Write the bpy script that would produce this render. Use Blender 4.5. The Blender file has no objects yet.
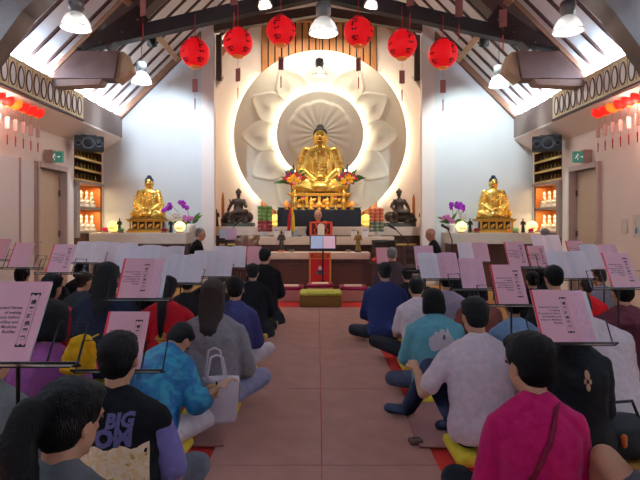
import bpy, bmesh, math, random
from mathutils import Vector, Matrix, Euler, noise
from mathutils.bvhtree import BVHTree
random.seed(7)
R = math.radians
PI = math.pi
scene = bpy.context.scene
COL = scene.collection
HZ = 1.35; FPX = 520.0; CX = 318.0; CY = 223.0

def at(px, py, Y):
    """a point of the hall at distance Y from the doorway end, read off the plan"""
    return Vector(((px-CX)*Y/FPX, Y, HZ+(CY-py)*Y/FPX))

# ------------------------------------------------------------ materials
MATS = {}
def srgb(c):
    return tuple(((x/255)/12.92 if x/255 <= .04045 else (((x/255)+.055)/1.055)**2.4) for x in c)

def mat(name, col, rough=.6, metal=0, var=.08, scale=12, bump=0, bscale=60, emit=None, es=1, trans=0, ior=1.45, sheen=0, spec=.5, alpha=1, coat=0, stretch=None, sss=0):
    if name in MATS: return MATS[name]
    m = bpy.data.materials.new(name); m.use_nodes = True
    nt = m.node_tree; b = nt.nodes['Principled BSDF']
    c = srgb(col)
    b.inputs['Roughness'].default_value = rough
    b.inputs['Metallic'].default_value = metal
    b.inputs['Specular IOR Level'].default_value = spec
    b.inputs['Coat Weight'].default_value = coat
    b.inputs['Sheen Weight'].default_value = sheen
    b.inputs['IOR'].default_value = ior
    b.inputs['Transmission Weight'].default_value = trans
    b.inputs['Alpha'].default_value = alpha
    tc = nt.nodes.new('ShaderNodeTexCoord')
    mp = nt.nodes.new('ShaderNodeMapping'); nt.links.new(tc.outputs['Object'], mp.inputs[0])
    if stretch: mp.inputs['Scale'].default_value = stretch
    if var:
        n = nt.nodes.new('ShaderNodeTexNoise'); n.inputs['Scale'].default_value = scale; n.inputs['Detail'].default_value = 4
        nt.links.new(mp.outputs[0], n.inputs['Vector'])
        r = nt.nodes.new('ShaderNodeValToRGB')
        r.color_ramp.elements[0].position = .3; r.color_ramp.elements[1].position = .7
        r.color_ramp.elements[0].color = (*[x*(1-var) for x in c], 1)
        r.color_ramp.elements[1].color = (*[min(1, x*(1+var)) for x in c], 1)
        nt.links.new(n.outputs['Fac'], r.inputs[0]); nt.links.new(r.outputs[0], b.inputs['Base Color'])
    else:
        b.inputs['Base Color'].default_value = (*c, 1)
    if bump:
        n2 = nt.nodes.new('ShaderNodeTexNoise'); n2.inputs['Scale'].default_value = bscale; n2.inputs['Detail'].default_value = 3
        nt.links.new(mp.outputs[0], n2.inputs['Vector'])
        bp = nt.nodes.new('ShaderNodeBump'); bp.inputs['Strength'].default_value = bump; bp.inputs['Distance'].default_value = .02
        nt.links.new(n2.outputs['Fac'], bp.inputs['Height']); nt.links.new(bp.outputs[0], b.inputs['Normal'])
    if emit:
        b.inputs['Emission Color'].default_value = (*srgb(emit), 1); b.inputs['Emission Strength'].default_value = es
    MATS[name] = m
    return m

def cloth(name, col, rough=.9, var=.1):
    return mat('cloth_'+name, col, rough, 0, var, 30, .35, 25, sheen=(.08 if sum(col) > 200 else 0), spec=.12)

def blotch(name, cols, scale, rough=.8):
    m = bpy.data.materials.new(name); m.use_nodes = True; nt = m.node_tree; b = nt.nodes['Principled BSDF']
    tc = nt.nodes.new('ShaderNodeTexCoord'); n = nt.nodes.new('ShaderNodeTexNoise'); n.inputs['Scale'].default_value = scale
    n.inputs['Detail'].default_value = 3; n.inputs['Distortion'].default_value = 1.2
    nt.links.new(tc.outputs['Object'], n.inputs['Vector'])
    r = nt.nodes.new('ShaderNodeValToRGB'); r.color_ramp.interpolation = 'B_SPLINE'
    while len(r.color_ramp.elements) < len(cols): r.color_ramp.elements.new(.5)
    for i, c in enumerate(cols):
        e = r.color_ramp.elements[i]; e.position = .28+.44*i/(len(cols)-1); e.color = (*srgb(c), 1)
    nt.links.new(n.outputs['Fac'], r.inputs[0]); nt.links.new(r.outputs[0], b.inputs['Base Color'])
    b.inputs['Roughness'].default_value = rough
    return m

def page_mat(name, base, ink, rows=38, margin=.5):
    """paper with faint ragged printed lines"""
    m = bpy.data.materials.new(name); m.use_nodes = True; nt = m.node_tree; b = nt.nodes['Principled BSDF']
    tc = nt.nodes.new('ShaderNodeTexCoord'); sp = nt.nodes.new('ShaderNodeSeparateXYZ'); nt.links.new(tc.outputs['Object'], sp.inputs[0])
    w = nt.nodes.new('ShaderNodeMath'); w.operation = 'MULTIPLY'; w.inputs[1].default_value = rows/.297*2*PI; nt.links.new(sp.outputs['Z'], w.inputs[0])
    s = nt.nodes.new('ShaderNodeMath'); s.operation = 'SINE'; nt.links.new(w.outputs[0], s.inputs[0])
    g = nt.nodes.new('ShaderNodeMath'); g.operation = 'GREATER_THAN'; g.inputs[1].default_value = .1; nt.links.new(s.outputs[0], g.inputs[0])
    mp = nt.nodes.new('ShaderNodeMapping'); mp.inputs['Scale'].default_value = (90, 1, 26); nt.links.new(tc.outputs['Object'], mp.inputs[0])
    n = nt.nodes.new('ShaderNodeTexNoise'); n.inputs['Scale'].default_value = 1.2; nt.links.new(mp.outputs[0], n.inputs['Vector'])
    g2 = nt.nodes.new('ShaderNodeMath'); g2.operation = 'GREATER_THAN'; g2.inputs[1].default_value = .52; nt.links.new(n.outputs['Fac'], g2.inputs[0])
    mu = nt.nodes.new('ShaderNodeMath'); mu.operation = 'MULTIPLY'; nt.links.new(g.outputs[0], mu.inputs[0]); nt.links.new(g2.outputs[0], mu.inputs[1])
    # keep the margins clean
    a = nt.nodes.new('ShaderNodeMath'); a.operation = 'ABSOLUTE'; nt.links.new(sp.outputs['X'], a.inputs[0])
    a1 = nt.nodes.new('ShaderNodeMath'); a1.operation = 'SUBTRACT'; a1.inputs[1].default_value = .105; nt.links.new(a.outputs[0], a1.inputs[0])
    a2 = nt.nodes.new('ShaderNodeMath'); a2.operation = 'ABSOLUTE'; nt.links.new(a1.outputs[0], a2.inputs[0])
    a3 = nt.nodes.new('ShaderNodeMath'); a3.operation = 'LESS_THAN'; a3.inputs[1].default_value = .082; nt.links.new(a2.outputs[0], a3.inputs[0])
    m2 = nt.nodes.new('ShaderNodeMath'); m2.operation = 'MULTIPLY'; nt.links.new(mu.outputs[0], m2.inputs[0]); nt.links.new(a3.outputs[0], m2.inputs[1])
    z1 = nt.nodes.new('ShaderNodeMath'); z1.operation = 'SUBTRACT'; z1.inputs[1].default_value = .148; nt.links.new(sp.outputs['Z'], z1.inputs[0])
    z2 = nt.nodes.new('ShaderNodeMath'); z2.operation = 'ABSOLUTE'; nt.links.new(z1.outputs[0], z2.inputs[0])
    z3 = nt.nodes.new('ShaderNodeMath'); z3.operation = 'LESS_THAN'; z3.inputs[1].default_value = .125; nt.links.new(z2.outputs[0], z3.inputs[0])
    m3 = nt.nodes.new('ShaderNodeMath'); m3.operation = 'MULTIPLY'; nt.links.new(m2.outputs[0], m3.inputs[0]); nt.links.new(z3.outputs[0], m3.inputs[1])
    m4 = nt.nodes.new('ShaderNodeMath'); m4.operation = 'MULTIPLY'; m4.inputs[1].default_value = margin; nt.links.new(m3.outputs[0], m4.inputs[0])
    mx = nt.nodes.new('ShaderNodeMix'); mx.data_type = 'RGBA'
    mx.inputs['A'].default_value = (*srgb(base), 1); mx.inputs['B'].default_value = (*srgb(ink), 1)
    nt.links.new(m4.outputs[0], mx.inputs['Factor']); nt.links.new(mx.outputs['Result'], b.inputs['Base Color'])
    b.inputs['Roughness'].default_value = .55
    return m

SKIN = mat('skin', (196, 150, 122), .55, var=.06, scale=20, spec=.3)
SKIN2 = mat('skin_brown', (150, 104, 80), .55, var=.06, scale=20, spec=.3)
HAIR = mat('black_hair', (12, 10, 10), .6, var=.25, scale=40, bump=.6, bscale=120, stretch=(3, 3, .35), spec=.12)
HAIRB = mat('brown_hair', (40, 26, 21), .6, var=.25, scale=40, bump=.6, bscale=120, stretch=(3, 3, .35), spec=.12)
HAIRG = mat('grey_hair', (120, 118, 116), .7, var=.2, scale=60, bump=.3, bscale=160)
EYE = mat('dark_eye', (25, 20, 18), .3, var=0)
LIP = mat('lip', (150, 80, 72), .5, var=0)
GOLD = mat('gold', (252, 208, 104), .24, .85, .08, 8, .15, 14)
GOLDW = mat('gilded_wood', (214, 160, 62), .4, .6, .15, 20, .2, 40)
GOLDD = mat('aged_gold', (150, 118, 60), .4, .7, .3, 30, .3, 60)
BRONZE = mat('dark_bronze', (66, 48, 38), .42, .3, .35, 18, .3, 50)
WHITEC = mat('white_porcelain', (244, 236, 220), .25, 0, .03, 10, coat=.3)
BLACKM = mat('black_metal', (26, 25, 28), .35, .6, .1)
BLACKP = mat('black_plastic', (32, 33, 36), .5, 0, .1)
CONE = mat('speaker_cone', (14, 14, 16), .6, 0, .05)
GREYM = mat('grey_metal', (120, 118, 116), .4, .7, .1)
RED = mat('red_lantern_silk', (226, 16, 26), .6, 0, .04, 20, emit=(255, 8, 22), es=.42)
REDSOLID = mat('red_thread', (180, 20, 26), .7, 0, .05)
INK = mat('black_ink', (18, 10, 12), .8, 0, 0)
PINK = mat('pink_cover', (234, 178, 192), .38, 0, .03, 6, spec=.5)
SPINE = mat('red_spine_tape', (214, 40, 66), .4, 0, .04)
WHITEP = page_mat('printed_white_paper', (244, 238, 250), (120, 118, 135), 30, .16)
PINKP = page_mat('printed_pink_paper', (236, 186, 205), (120, 70, 95), 30, .3)
WOODD = mat('dark_brown_timber', (70, 46, 38), .55, 0, .22, 6, .15, 30, stretch=(1, 1, 6))
WOODM = mat('brown_timber', (124, 84, 62), .55, 0, .18, 6, .15, 30, stretch=(1, 5, 5))
WOODL = mat('pale_timber', (176, 146, 118), .6, 0, .1, 6)
WOODS = mat('honey_slat_wood', (168, 112, 66), .5, 0, .2, 5, .1, 30, stretch=(8, 8, .7))
RAFT = mat('rafter_wood', (66, 38, 32), .6, 0, .15, 6)
CABWOOD = mat('mahogany_panel', (72, 38, 32), .45, 0, .15, 6, stretch=(4, 4, .7))
WALLW = mat('white_plaster', (214, 216, 218), .85, 0, .02, 3, .05, 80)
WALLC = mat('warm_plaster', (238, 224, 216), .85, 0, .02, 3, .05, 80)
CEILW = mat('white_ceiling_board', (226, 226, 228), .8, 0, .02, 2)
FASC = mat('taupe_fascia', (132, 114, 106), .6, 0, .06, 4)
CREAM = mat('cream_frieze_board', (240, 226, 188), .6, 0, .05, 5)
COUNTER = mat('cream_stone_counter', (226, 204, 188), .4, 0, .05, 8)
DARKC = mat('near_black_cloth', (20, 20, 23), .8, 0, .1)
YEL = cloth('yellow_cushion', (222, 198, 60))

# ------------------------------------------------------------ mesh helpers
def NB(): return bmesh.new()

def box(bm, c, s, rot=None, bev=0):
    r = bmesh.ops.create_cube(bm, size=1)
    vs = r['verts']
    M = Matrix.Translation(Vector(c))
    if rot: M = M @ Euler(rot).to_matrix().to_4x4()
    bmesh.ops.transform(bm, matrix=M @ Matrix.Diagonal((*s, 1)), verts=vs)
    if bev:
        es = list({e for v in vs for e in v.link_edges})
        bmesh.ops.bevel(bm, geom=es, offset=bev, segments=2, affect='EDGES', profile=.5)

def frame_of(d, up=None):
    d = d.normalized()
    u = Vector(up) if up else (Vector((1, 0, 0)) if abs(d.x) < .9 else Vector((0, 1, 0)))
    x = (u - d*u.dot(d)).normalized()
    return x, d.cross(x)

def loft(bm, secs, n=14, up=(1, 0, 0), caps=True):
    """secs: (point, rx, ry): rings of ellipses along a path, rx along up"""
    pts = [Vector(s[0]) for s in secs]
    rings = []
    N = len(secs)
    for i, s in enumerate(secs):
        d = pts[min(i+1, N-1)]-pts[max(i-1, 0)]
        if d.length < 1e-6: d = Vector((0, 0, 1))
        x, y = frame_of(d, up)
        rings.append([bm.verts.new(pts[i]+x*math.cos(2*PI*k/n)*s[1]+y*math.sin(2*PI*k/n)*s[2]) for k in range(n)])
    for a, b in zip(rings, rings[1:]):
        for k in range(n):
            bm.faces.new((a[k], a[(k+1) % n], b[(k+1) % n], b[k]))
    if caps:
        bm.faces.new(rings[0][::-1]); bm.faces.new(rings[-1])
    return rings

def cap(bm, a, b, ra, rb, n=12, flat=1.0, up=None):
    """capsule from a to b tapering"""
    a = Vector(a); b = Vector(b); d = b-a
    L = d.length
    if L < 1e-5: ball(bm, a, (ra,)*3); return
    dn = d/L; x, y = frame_of(dn, up)
    secs = []
    for k in range(4):
        t = PI/2*(1-k/4); secs.append((a-dn*ra*math.sin(t), ra*max(math.cos(t), .05)))
    secs.append((a, ra)); secs.append((a+d*.5, (ra+rb)/2)); secs.append((b, rb))
    for k in range(1, 5):
        t = PI/2*k/4; secs.append((b+dn*rb*math.sin(t), rb*max(math.cos(t), .05)))
    rings = [[bm.verts.new(p+x*math.cos(2*PI*k/n)*r+y*math.sin(2*PI*k/n)*r*flat) for k in range(n)] for p, r in secs]
    for p, q in zip(rings, rings[1:]):
        for k in range(n): bm.faces.new((p[k], p[(k+1) % n], q[(k+1) % n], q[k]))
    bm.faces.new(rings[0][::-1]); bm.faces.new(rings[-1])

def tube(bm, pts, r, n=6, closed=False):
    pts = [Vector(p) for p in pts]; N = len(pts)
    rings = []; up = None
    for i in range(N):
        if closed: d = pts[(i+1) % N]-pts[i-1]
        else: d = pts[min(i+1, N-1)]-pts[max(i-1, 0)]
        d.normalize()
        if up is None or abs(up.dot(d)) > .95: up = Vector((0, 0, 1)) if abs(d.z) < .9 else Vector((1, 0, 0))
        x = (up-d*up.dot(d)).normalized(); y = d.cross(x); up = x
        rr = r[i] if isinstance(r, (list, tuple)) else r
        rings.append([bm.verts.new(pts[i]+x*math.cos(2*PI*k/n)*rr+y*math.sin(2*PI*k/n)*rr) for k in range(n)])
    pr = list(zip(rings, rings[1:]))
    if closed: pr.append((rings[-1], rings[0]))
    for a, b in pr:
        for k in range(n): bm.faces.new((a[k], a[(k+1) % n], b[(k+1) % n], b[k]))
    if not closed:
        bm.faces.new(rings[0][::-1]); bm.faces.new(rings[-1])

def ball(bm, c, r, seg=14, rings=9, rot=None):
    if not hasattr(r, '__len__'): r = (r, r, r)
    q = bmesh.ops.create_uvsphere(bm, u_segments=seg, v_segments=rings, radius=1)
    M = Matrix.Translation(Vector(c))
    if rot: M = M @ Euler(rot).to_matrix().to_4x4()
    bmesh.ops.transform(bm, matrix=M @ Matrix.Diagonal((*r, 1)), verts=q['verts'])

def lathe(bm, prof, c=(0, 0, 0), n=20, sy=1.0, cap_ends=True):
    c = Vector(c)
    rings = [[bm.verts.new(c+Vector((max(r, .0005)*math.cos(2*PI*k/n), sy*max(r, .0005)*math.sin(2*PI*k/n), z))) for k in range(n)] for r, z in prof]
    for a, b in zip(rings, rings[1:]):
        for k in range(n): bm.faces.new((a[k], a[(k+1) % n], b[(k+1) % n], b[k]))
    if cap_ends:
        bm.faces.new(rings[0][::-1]); bm.faces.new(rings[-1])

def prism(bm, outline, y0, y1, axis='Y'):
    """outline in the (x, z) plane extruded along y; axis X: outline in (y, z) extruded along x; axis Z: (x, y) along z"""
    def v(p, d):
        if axis == 'Y': return (p[0], d, p[1])
        if axis == 'X': return (d, p[0], p[1])
        return (p[0], p[1], d)
    a = [bm.verts.new(v(p, y0)) for p in outline]; b = [bm.verts.new(v(p, y1)) for p in outline]
    n = len(a)
    bm.faces.new(a); bm.faces.new(b[::-1])
    for i in range(n): bm.faces.new((a[i], b[i], b[(i+1) % n], a[(i+1) % n]))

def mk(name, bm, m, parent=None, smooth=False, loc=None, recalc=True):
    if isinstance(bm, bpy.types.Mesh): me = bm
    else:
        if recalc: bmesh.ops.recalc_face_normals(bm, faces=bm.faces)
        me = bpy.data.meshes.new(name); bm.to_mesh(me); bm.free()
    if m is not None and not me.materials: me.materials.append(m)
    if smooth:
        me.polygons.foreach_set('use_smooth', [True]*len(me.polygons))
    o = bpy.data.objects.new(name, me); COL.objects.link(o)
    if parent: o.parent = parent
    if loc is not None: o.location = loc
    return o

def fuse(bm, vox=.012, it=6, fac=.5, disp=0, dscale=.08):
    """weld overlapping shells into one continuous surface"""
    bmesh.ops.recalc_face_normals(bm, faces=bm.faces)
    me = bpy.data.meshes.new('tmp'); bm.to_mesh(me); bm.free()
    o = bpy.data.objects.new('tmp', me); COL.objects.link(o)
    r = o.modifiers.new('r', 'REMESH'); r.mode = 'VOXEL'; r.voxel_size = vox
    s = o.modifiers.new('s', 'SMOOTH'); s.iterations = it; s.factor = fac
    if disp:
        t = bpy.data.textures.new('folds', 'CLOUDS'); t.noise_scale = dscale; t.noise_depth = 1
        d = o.modifiers.new('d', 'DISPLACE'); d.texture = t; d.strength = disp; d.mid_level = .5
    dg = bpy.context.evaluated_depsgraph_get()
    res = bpy.data.meshes.new_from_object(o.evaluated_get(dg))
    bpy.data.objects.remove(o); bpy.data.meshes.remove(me)
    return res

def tag(o, label=None, cat=None, group=None, kind=None):
    if label: o['label'] = label
    if cat: o['category'] = cat
    if group: o['group'] = group
    if kind: o['kind'] = kind
    return o

def thing(name, loc, label, cat, group=None, rz=0, rx=0, ry=0, s=1):
    o = bpy.data.objects.new(name, None); COL.objects.link(o)
    o.empty_display_size = .1
    o.location = loc; o.rotation_euler = (rx, ry, rz); o.scale = (s, s, s)
    return tag(o, label, cat, group)

def struct(name, bm, m, parent=None, smooth=False):
    o = mk(name, bm, m, parent, smooth)
    if parent is None: o['kind'] = 'structure'
    return o

KIDS = {}
def dup(root, loc=None, label=None, group=None, rz=None, s=None):
    def cp(o, par):
        c = o.copy(); COL.objects.link(c); c.parent = par
        if par is not None: c.matrix_parent_inverse = o.matrix_parent_inverse
        for k in [x for x in bpy.data.objects if x.parent == o] if root.name not in KIDS else KIDS[root.name].get(o.name, []):
            cp(k, c)
        return c
    if root.name not in KIDS:
        d = {}
        for x in bpy.data.objects:
            if x.parent: d.setdefault(x.parent.name, []).append(x)
        KIDS[root.name] = d
    c = cp(root, None)
    if loc is not None: c.location = loc
    if label: c['label'] = label
    if group: c['group'] = group
    if rz is not None: c.rotation_euler.z = rz
    if s is not None: c.scale = (s, s, s)
    return c

def text_bm(txt, size, align='CENTER', line=1.0, bold=0.0, thick=0):
    cu = bpy.data.curves.new('t', 'FONT'); cu.body = txt; cu.size = size; cu.align_x = align; cu.space_line = line
    cu.offset = bold; cu.resolution_u = 2; cu.extrude = thick
    o = bpy.data.objects.new('t', cu); COL.objects.link(o)
    dg = bpy.context.evaluated_depsgraph_get()
    me = bpy.data.meshes.new_from_object(o.evaluated_get(dg))
    bpy.data.objects.remove(o)
    bm = bmesh.new(); bm.from_mesh(me); bpy.data.meshes.remove(me)
    # lay it upright facing -Y
    bmesh.ops.transform(bm, matrix=Matrix.Rotation(PI/2, 4, 'X'), verts=bm.verts)
    return bm

def merge(bm, other, M=None):
    if M is not None: bmesh.ops.transform(other, matrix=M, verts=other.verts)
    me = bpy.data.meshes.new('x'); other.to_mesh(me); other.free(); bm.from_mesh(me); bpy.data.meshes.remove(me)

def short(pre, lb, n=16):
    w_ = (pre+lb).split()
    if len(w_) <= n: return ' '.join(w_)
    parts = lb.split(',')
    while len(parts) > 1:
        parts.pop(); q = (pre+','.join(parts)).split()
        if len(q) <= n: return ' '.join(q)
    w_ = w_[:n]
    while w_[-1] in ('the', 'a', 'with', 'and', 'of', 'on', 'in', 'at', 'over', 'beside', 'behind', 'right', 'left'): w_.pop()
    return ' '.join(w_)

# ------------------------------------------------------------ people
def person(label, px, top, Y, shirt=None, hair='short', hm=None, skin=None, sleeve='short', legs=None, leg_m=None,
           lean=.08, pitch=.15, yaw=0, rz=0, w=1.0, pose='cross', knee=None, arms={}, group=None, seat=.07, skirt=False,
           z0=0, cush=True, floor=0, shorts=False, hs=1.0, sc=None, shape=1.0, collar=None, cx=None, sock=None):
    hm = hm or HAIR; skin = skin or SKIN; leg_m = leg_m or cloth('black_trousers', (26, 26, 30))
    ztop = HZ+(CY-top)*Y/FPX
    X = (px-CX)*Y/FPX if cx is None else cx
    base = .10+.50*math.cos(lean)+.055*math.cos(lean+pitch)+.235*math.cos(lean*.5+pitch*.6)
    if pose == 'stand': base += .82
    if pose == 'chair': base += .45-.07
    if pose == 'kneel': base += .10
    s = sc or (ztop-seat-floor)/base
    s = max(.8, min(1.22, s))
    t = thing('person', (X, Y, floor+seat), label, 'person', group, rz=rz)
    near = Y < 2.6; mid = Y < 4.6
    vx = (.0095 if near else .013 if mid else .017)
    S = lambda v: Vector(v)*s
    up = Vector((0, math.sin(lean), math.cos(lean)))
    hz = .10+(.45-.07 if pose == 'chair' else .82 if pose == 'stand' else .10 if pose == 'kneel' else 0)
    H = Vector((0, 0, hz))
    def spine(q, back=0):
        f = math.sin(lean)*q*(q/.52)*.4
        return H+up*q+Vector((0, f*.3-back, 0))
    prof = [(-.08, .135, .11), (-.03, .165, .125), (.03, .172, .128), (.12, .155, .112), (.22, .158, .112), (.32, .172, .115), (.40, .176, .108), (.455, .15, .088), (.49, .10, .07), (.52, .062, .058)]
    w1 = w
    def torso(bm, d, lo=-.08, hi=.53, loose=0):
        secs = [(S(spine(q)), (rx*w1+d+loose*(.6 if q < .3 else .2))*s, (ry*shape+d+loose*.5*(1 if q < .3 else .3))*s) for q, rx, ry in prof if lo <= q <= hi]
        loft(bm, secs, 20)
        sh = spine(.43); nk = spine(.52)
        for e in (-1, 1):
            cap(bm, S(nk+Vector((e*.02, -.005, 0))), S(sh+Vector((e*.13*w1, 0, .01))), (.045+d)*s, (.052+d)*s)
            # shoulder blade
            ball(bm, S(spine(.34)+Vector((e*.085*w1, -.055, 0))), ((.07+d)*s, (.05+d)*s, (.10+d)*s))
    # joints
    J = {}
    for e, k in ((-1, 'L'), (1, 'R')):
        sh = spine(.42)+Vector((e*.168*w1, 0, 0))
        el = sh+Vector((e*.055, .05, -.265))
        wr = Vector((e*.09, .27, hz+.075)); 
        a = arms.get(k)
        if a: el, wr = (Vector(p)/s-Vector((0, 0, 0)) for p in a)
        J[k] = [sh, el, wr]
        hip = H+Vector((e*.09, .02, -.03))
        if pose == 'cross':
            kn = Vector((e*(.28 if Y < 4.2 else .225), .28, .04)); an = Vector((-e*.05, .36, -.01)); toe = Vector((-e*.16, .36, -.02))
        elif pose == 'kneel':
            kn = Vector((e*.12, .42, .02)); an = Vector((e*.10, -.02, -.0)); toe = Vector((e*.10, -.14, -.02))
        elif pose == 'chair':
            kn = Vector((e*.10, .44, hz-.02)); an = Vector((e*.10, .44, .02)); toe = Vector((e*.11, .58, -.02))
        else:
            kn = Vector((e*.10, .03, hz-.43)); an = Vector((e*.10, .0, .0)); toe = Vector((e*.11, .14, -.02))
        if knee and knee.get(k): kn, an, toe = (Vector(p)/s for p in knee[k])
        J[k] += [hip, kn, an, toe]
    # head
    nb = spine(.50); hd = Euler((-(lean*.5+pitch), 0, yaw))
    HM = hd.to_matrix()
    nk2 = nb+Vector((0, math.sin(lean+pitch)*.07, math.cos(lean+pitch)*.07))
    hc = nk2+HM @ Vector((0, .018, .095))
    def hp(v): return S(hc+HM @ (Vector(v)*hs))
    hrot = (-(lean*.5+pitch), 0, yaw)
    bm = NB()
    torso(bm, -.008)
    cap(bm, S(spine(.50)+Vector((0, .012, 0))), S(nk2+HM @ Vector((0, 0, .03))), .052*s, .052*s)
    k_ = hs*s
    ball(bm, hp((0, -.005, .03)), (.075*k_, .092*k_, .088*k_), 20, 14, hrot)
    ball(bm, hp((0, .022, -.035)), (.058*k_, .066*k_, .078*k_), 18, 12, hrot)
    if not near and Y > 4: pass
    cap(bm, hp((0, .083, .012)), hp((0, .102, -.022)), .009*k_, .014*k_, 8)
    cap(bm, hp((-.035, .076, .03)), hp((.035, .076, .03)), .012*k_, .012*k_, 8)
    ball(bm, hp((0, .07, -.085)), (.022*k_, .018*k_, .02*k_))
    for e in (-1, 1):
        ball(bm, hp((e*.075, -.008, -.008)), (.011*k_, .019*k_, .032*k_), 10, 8, hrot)
    for k, e in (('L', -1), ('R', 1)):
        sh, el, wr, hip, kn, an, toe = J[k]
        cap(bm, S(sh), S(el), .05*s, .041*s)
        cap(bm, S(el), S(wr), .041*s, .027*s)
        # hand: palm, four bent fingers, thumb off the side
        d = (wr-el).normalized(); x, y = frame_of(d, (0, 0, 1))
        side = y*e
        pa = wr+d*.085
        cap(bm, S(wr+d*.01), S(pa), .026*s, .034*s, flat=.55, up=tuple(side))
        fl = (.062, .072, .066, .052)
        for f in range(4):
            o = side*(-.027+.018*f)*-1
            b0 = pa+o*1.05+d*.012; b1 = b0+d*fl[f]*.55-x*.012; b2 = b1+d*fl[f]*.28-x*.03
            cap(bm, S(b0), S(b1), .0095*s, .009*s, 8); cap(bm, S(b1), S(b2), .009*s, .0075*s, 8)
        tb = wr+d*.03-side*-.026
        tb2 = tb+side*.03+d*.03-x*.008
        cap(bm, S(tb), S(tb2), .012*s, .0105*s, 8); cap(bm, S(tb2), S(tb2+d*.03-side*.004-x*.012), .0105*s, .009*s, 8)
        cap(bm, S(hip), S(kn), .078*s, .055*s); cap(bm, S(kn), S(an), .052*s, .036*s)
        cap(bm, S(an), S(toe), .036*s, .028*s, flat=.75)
    b = mk('body', fuse(bm, vx, 3, .4), skin, t, True)
    for e in (-1, 1):
        q = NB(); ball(q, hp((e*.03, .081, .012)), .011*k_, 8, 6); mk('eye', q, EYE, t, True)
    q = NB(); cap(q, hp((-.018, .085, -.052)), hp((.018, .085, -.052)), .006*k_, .006*k_, 8); mk('mouth', q, LIP, t, True)
    # shirt
    if shirt:
        bm = NB(); d = .014
        torso(bm, d, -.08, .53, .018)
        for k in 'LR':
            sh, el, wr = J[k][:3]
            if sleeve == 'short':
                e2 = sh+(el-sh)*.78; cap(bm, S(sh), S(e2), .064*s, .062*s)
            elif sleeve == 'long' or sleeve == 'wide':
                ww = .0 if sleeve == 'long' else .03
                cap(bm, S(sh), S(el), .066*s, (.056+ww*.6)*s); cap(bm, S(el), S(el+(wr-el)*.86), (.056+ww*.6)*s, (.042+ww)*s)
            elif sleeve == 'elbow':
                cap(bm, S(sh), S(el), .068*s, .075*s); cap(bm, S(el), S(el+(wr-el)*.3), .075*s, .08*s)
            elif sleeve == 'none':
                ball(bm, S(sh), .062*s)
        if skirt:
            for k in 'LR':
                cap(bm, S(J[k][3]), S(J[k][4]), .10*s, .09*s); cap(bm, S(J[k][4]), S(J[k][5]), .085*s, .06*s)
            loft(bm, [(S((0, .10, -.06)), .30*s, .26*s), (S((0, .08, .03)), .27*s, .22*s), (S((0, .03, .12)), .19*s, .15*s)], 20)
        m_ = fuse(bm, vx, 3, .5, .016*s if mid else .01, .07)
        so = mk('shirt' if not skirt else 'robe', m_, shirt, t, True)
        t['_sh'] = so.name
    if collar:
        q = NB(); tube(q, [S(spine(.505)+Vector((.075*math.cos(a), .07*math.sin(a)-.0, .012*math.sin(a)))) for a in [2*PI*i/20 for i in range(20)]], .011*s, 6, True)
        mk('collar', q, collar, t, True)
    if not skirt:
        bm = NB()
        loft(bm, [(S(spine(q)), (rx*w+.012)*s, (ry+.012)*s) for q, rx, ry in prof[:4]], 18)
        for k in 'LR':
            hip, kn, an, toe = J[k][3:7]
            if shorts:
                cap(bm, S(hip), S(hip+(kn-hip)*.7), .10*s, .088*s)
            else:
                cap(bm, S(hip), S(kn), .094*s, .074*s); cap(bm, S(kn), S(kn+(an-kn)*.92), .07*s, .055*s)
        mk('shorts' if shorts else 'trousers', fuse(bm, vx*1.1, 4, .5, .01*s, .06), leg_m, t, True)
    if sock:
        for k in 'LR':
            an, toe = J[k][5:7]
            bm = NB(); cap(bm, S(an), S(toe+(toe-an)*.1), .046*s, .038*s, flat=.85); mk('sock', bm, sock, t, True)
    # hair
    if hair != 'bald':
        bm = NB()
        def hb(c, r): ball(bm, hp(c), tuple(x*k_ for x in r), 22, 14, hrot)
        if hair in ('short', 'buzz'):
            g = 0 if hair == 'short' else -.008
            hb((0, -.022, .045), (.086+g, .092+g, .088+g)); hb((0, -.045, .0), (.074+g, .062+g, .078+g))
            if hair == 'short': hb((0, .03, .088), (.066, .05, .036))
        elif hair == 'bob':
            hb((0, -.015, .045), (.096, .102, .09)); hb((0, .03, .09), (.075, .055, .04))
            loft(bm, [(hp((0, -.03, .06)), .096*k_, .088*k_), (hp((0, -.032, 0)), .104*k_, .086*k_), (hp((0, -.034, -.07)), .108*k_, .080*k_), (hp((0, -.036, -.105)), .104*k_, .074*k_)], 22)
        elif hair in ('long', 'tail', 'bun', 'up'):
            hb((0, -.02, .045), (.089, .098, .09)); hb((0, -.045, .0), (.082, .068, .085)); hb((0, .035, .088), (.07, .05, .036))
            if hair == 'long':
                loft(bm, [(hp((0, -.05, .02)), .092*k_, .06*k_), (hp((0, -.06, -.08)), .095*k_, .055*k_), (hp((0, -.075, -.17)), .085*k_, .042*k_), (S(spine(.44, .11)), .062*s, .03*s), (S(spine(.385, .125)), .02*s, .014*s)], 18)
            if hair == 'tail':
                tl = [hp((0, -.10, .06)), hp((0, -.15, .03)), hp((0, -.165, -.05)), S(spine(.45, .15)), S(spine(.34, .165)), S(spine(.26, .16))]
                for i in range(len(tl)-1):
                    rr = (.032, .045, .05, .042, .03, .015)
                    cap(bm, tl[i], tl[i+1], rr[i]*s, rr[i+1]*s)
            if hair == 'bun': hb((0, -.095, .10), (.055, .05, .05))
            if hair == 'up': hb((0, -.08, .06), (.06, .05, .06))
        mk('hair', fuse(bm, vx*.8, 2, .5, .008, .02), hm, t, True)
    if cush:
        cu = NB(); box(cu, (0, 0, 0), (.38, .36, seat-.008), bev=.026)
        c = mk('floor_cushion', cu, YEL, None, True)
        c.location = (X+.0, Y+.02, floor+(seat-.008)/2+.004); c.rotation_euler.z = rz
        tag(c, short('yellow cushion under the ', label), 'cushion', 'yellow floor cushions')
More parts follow.
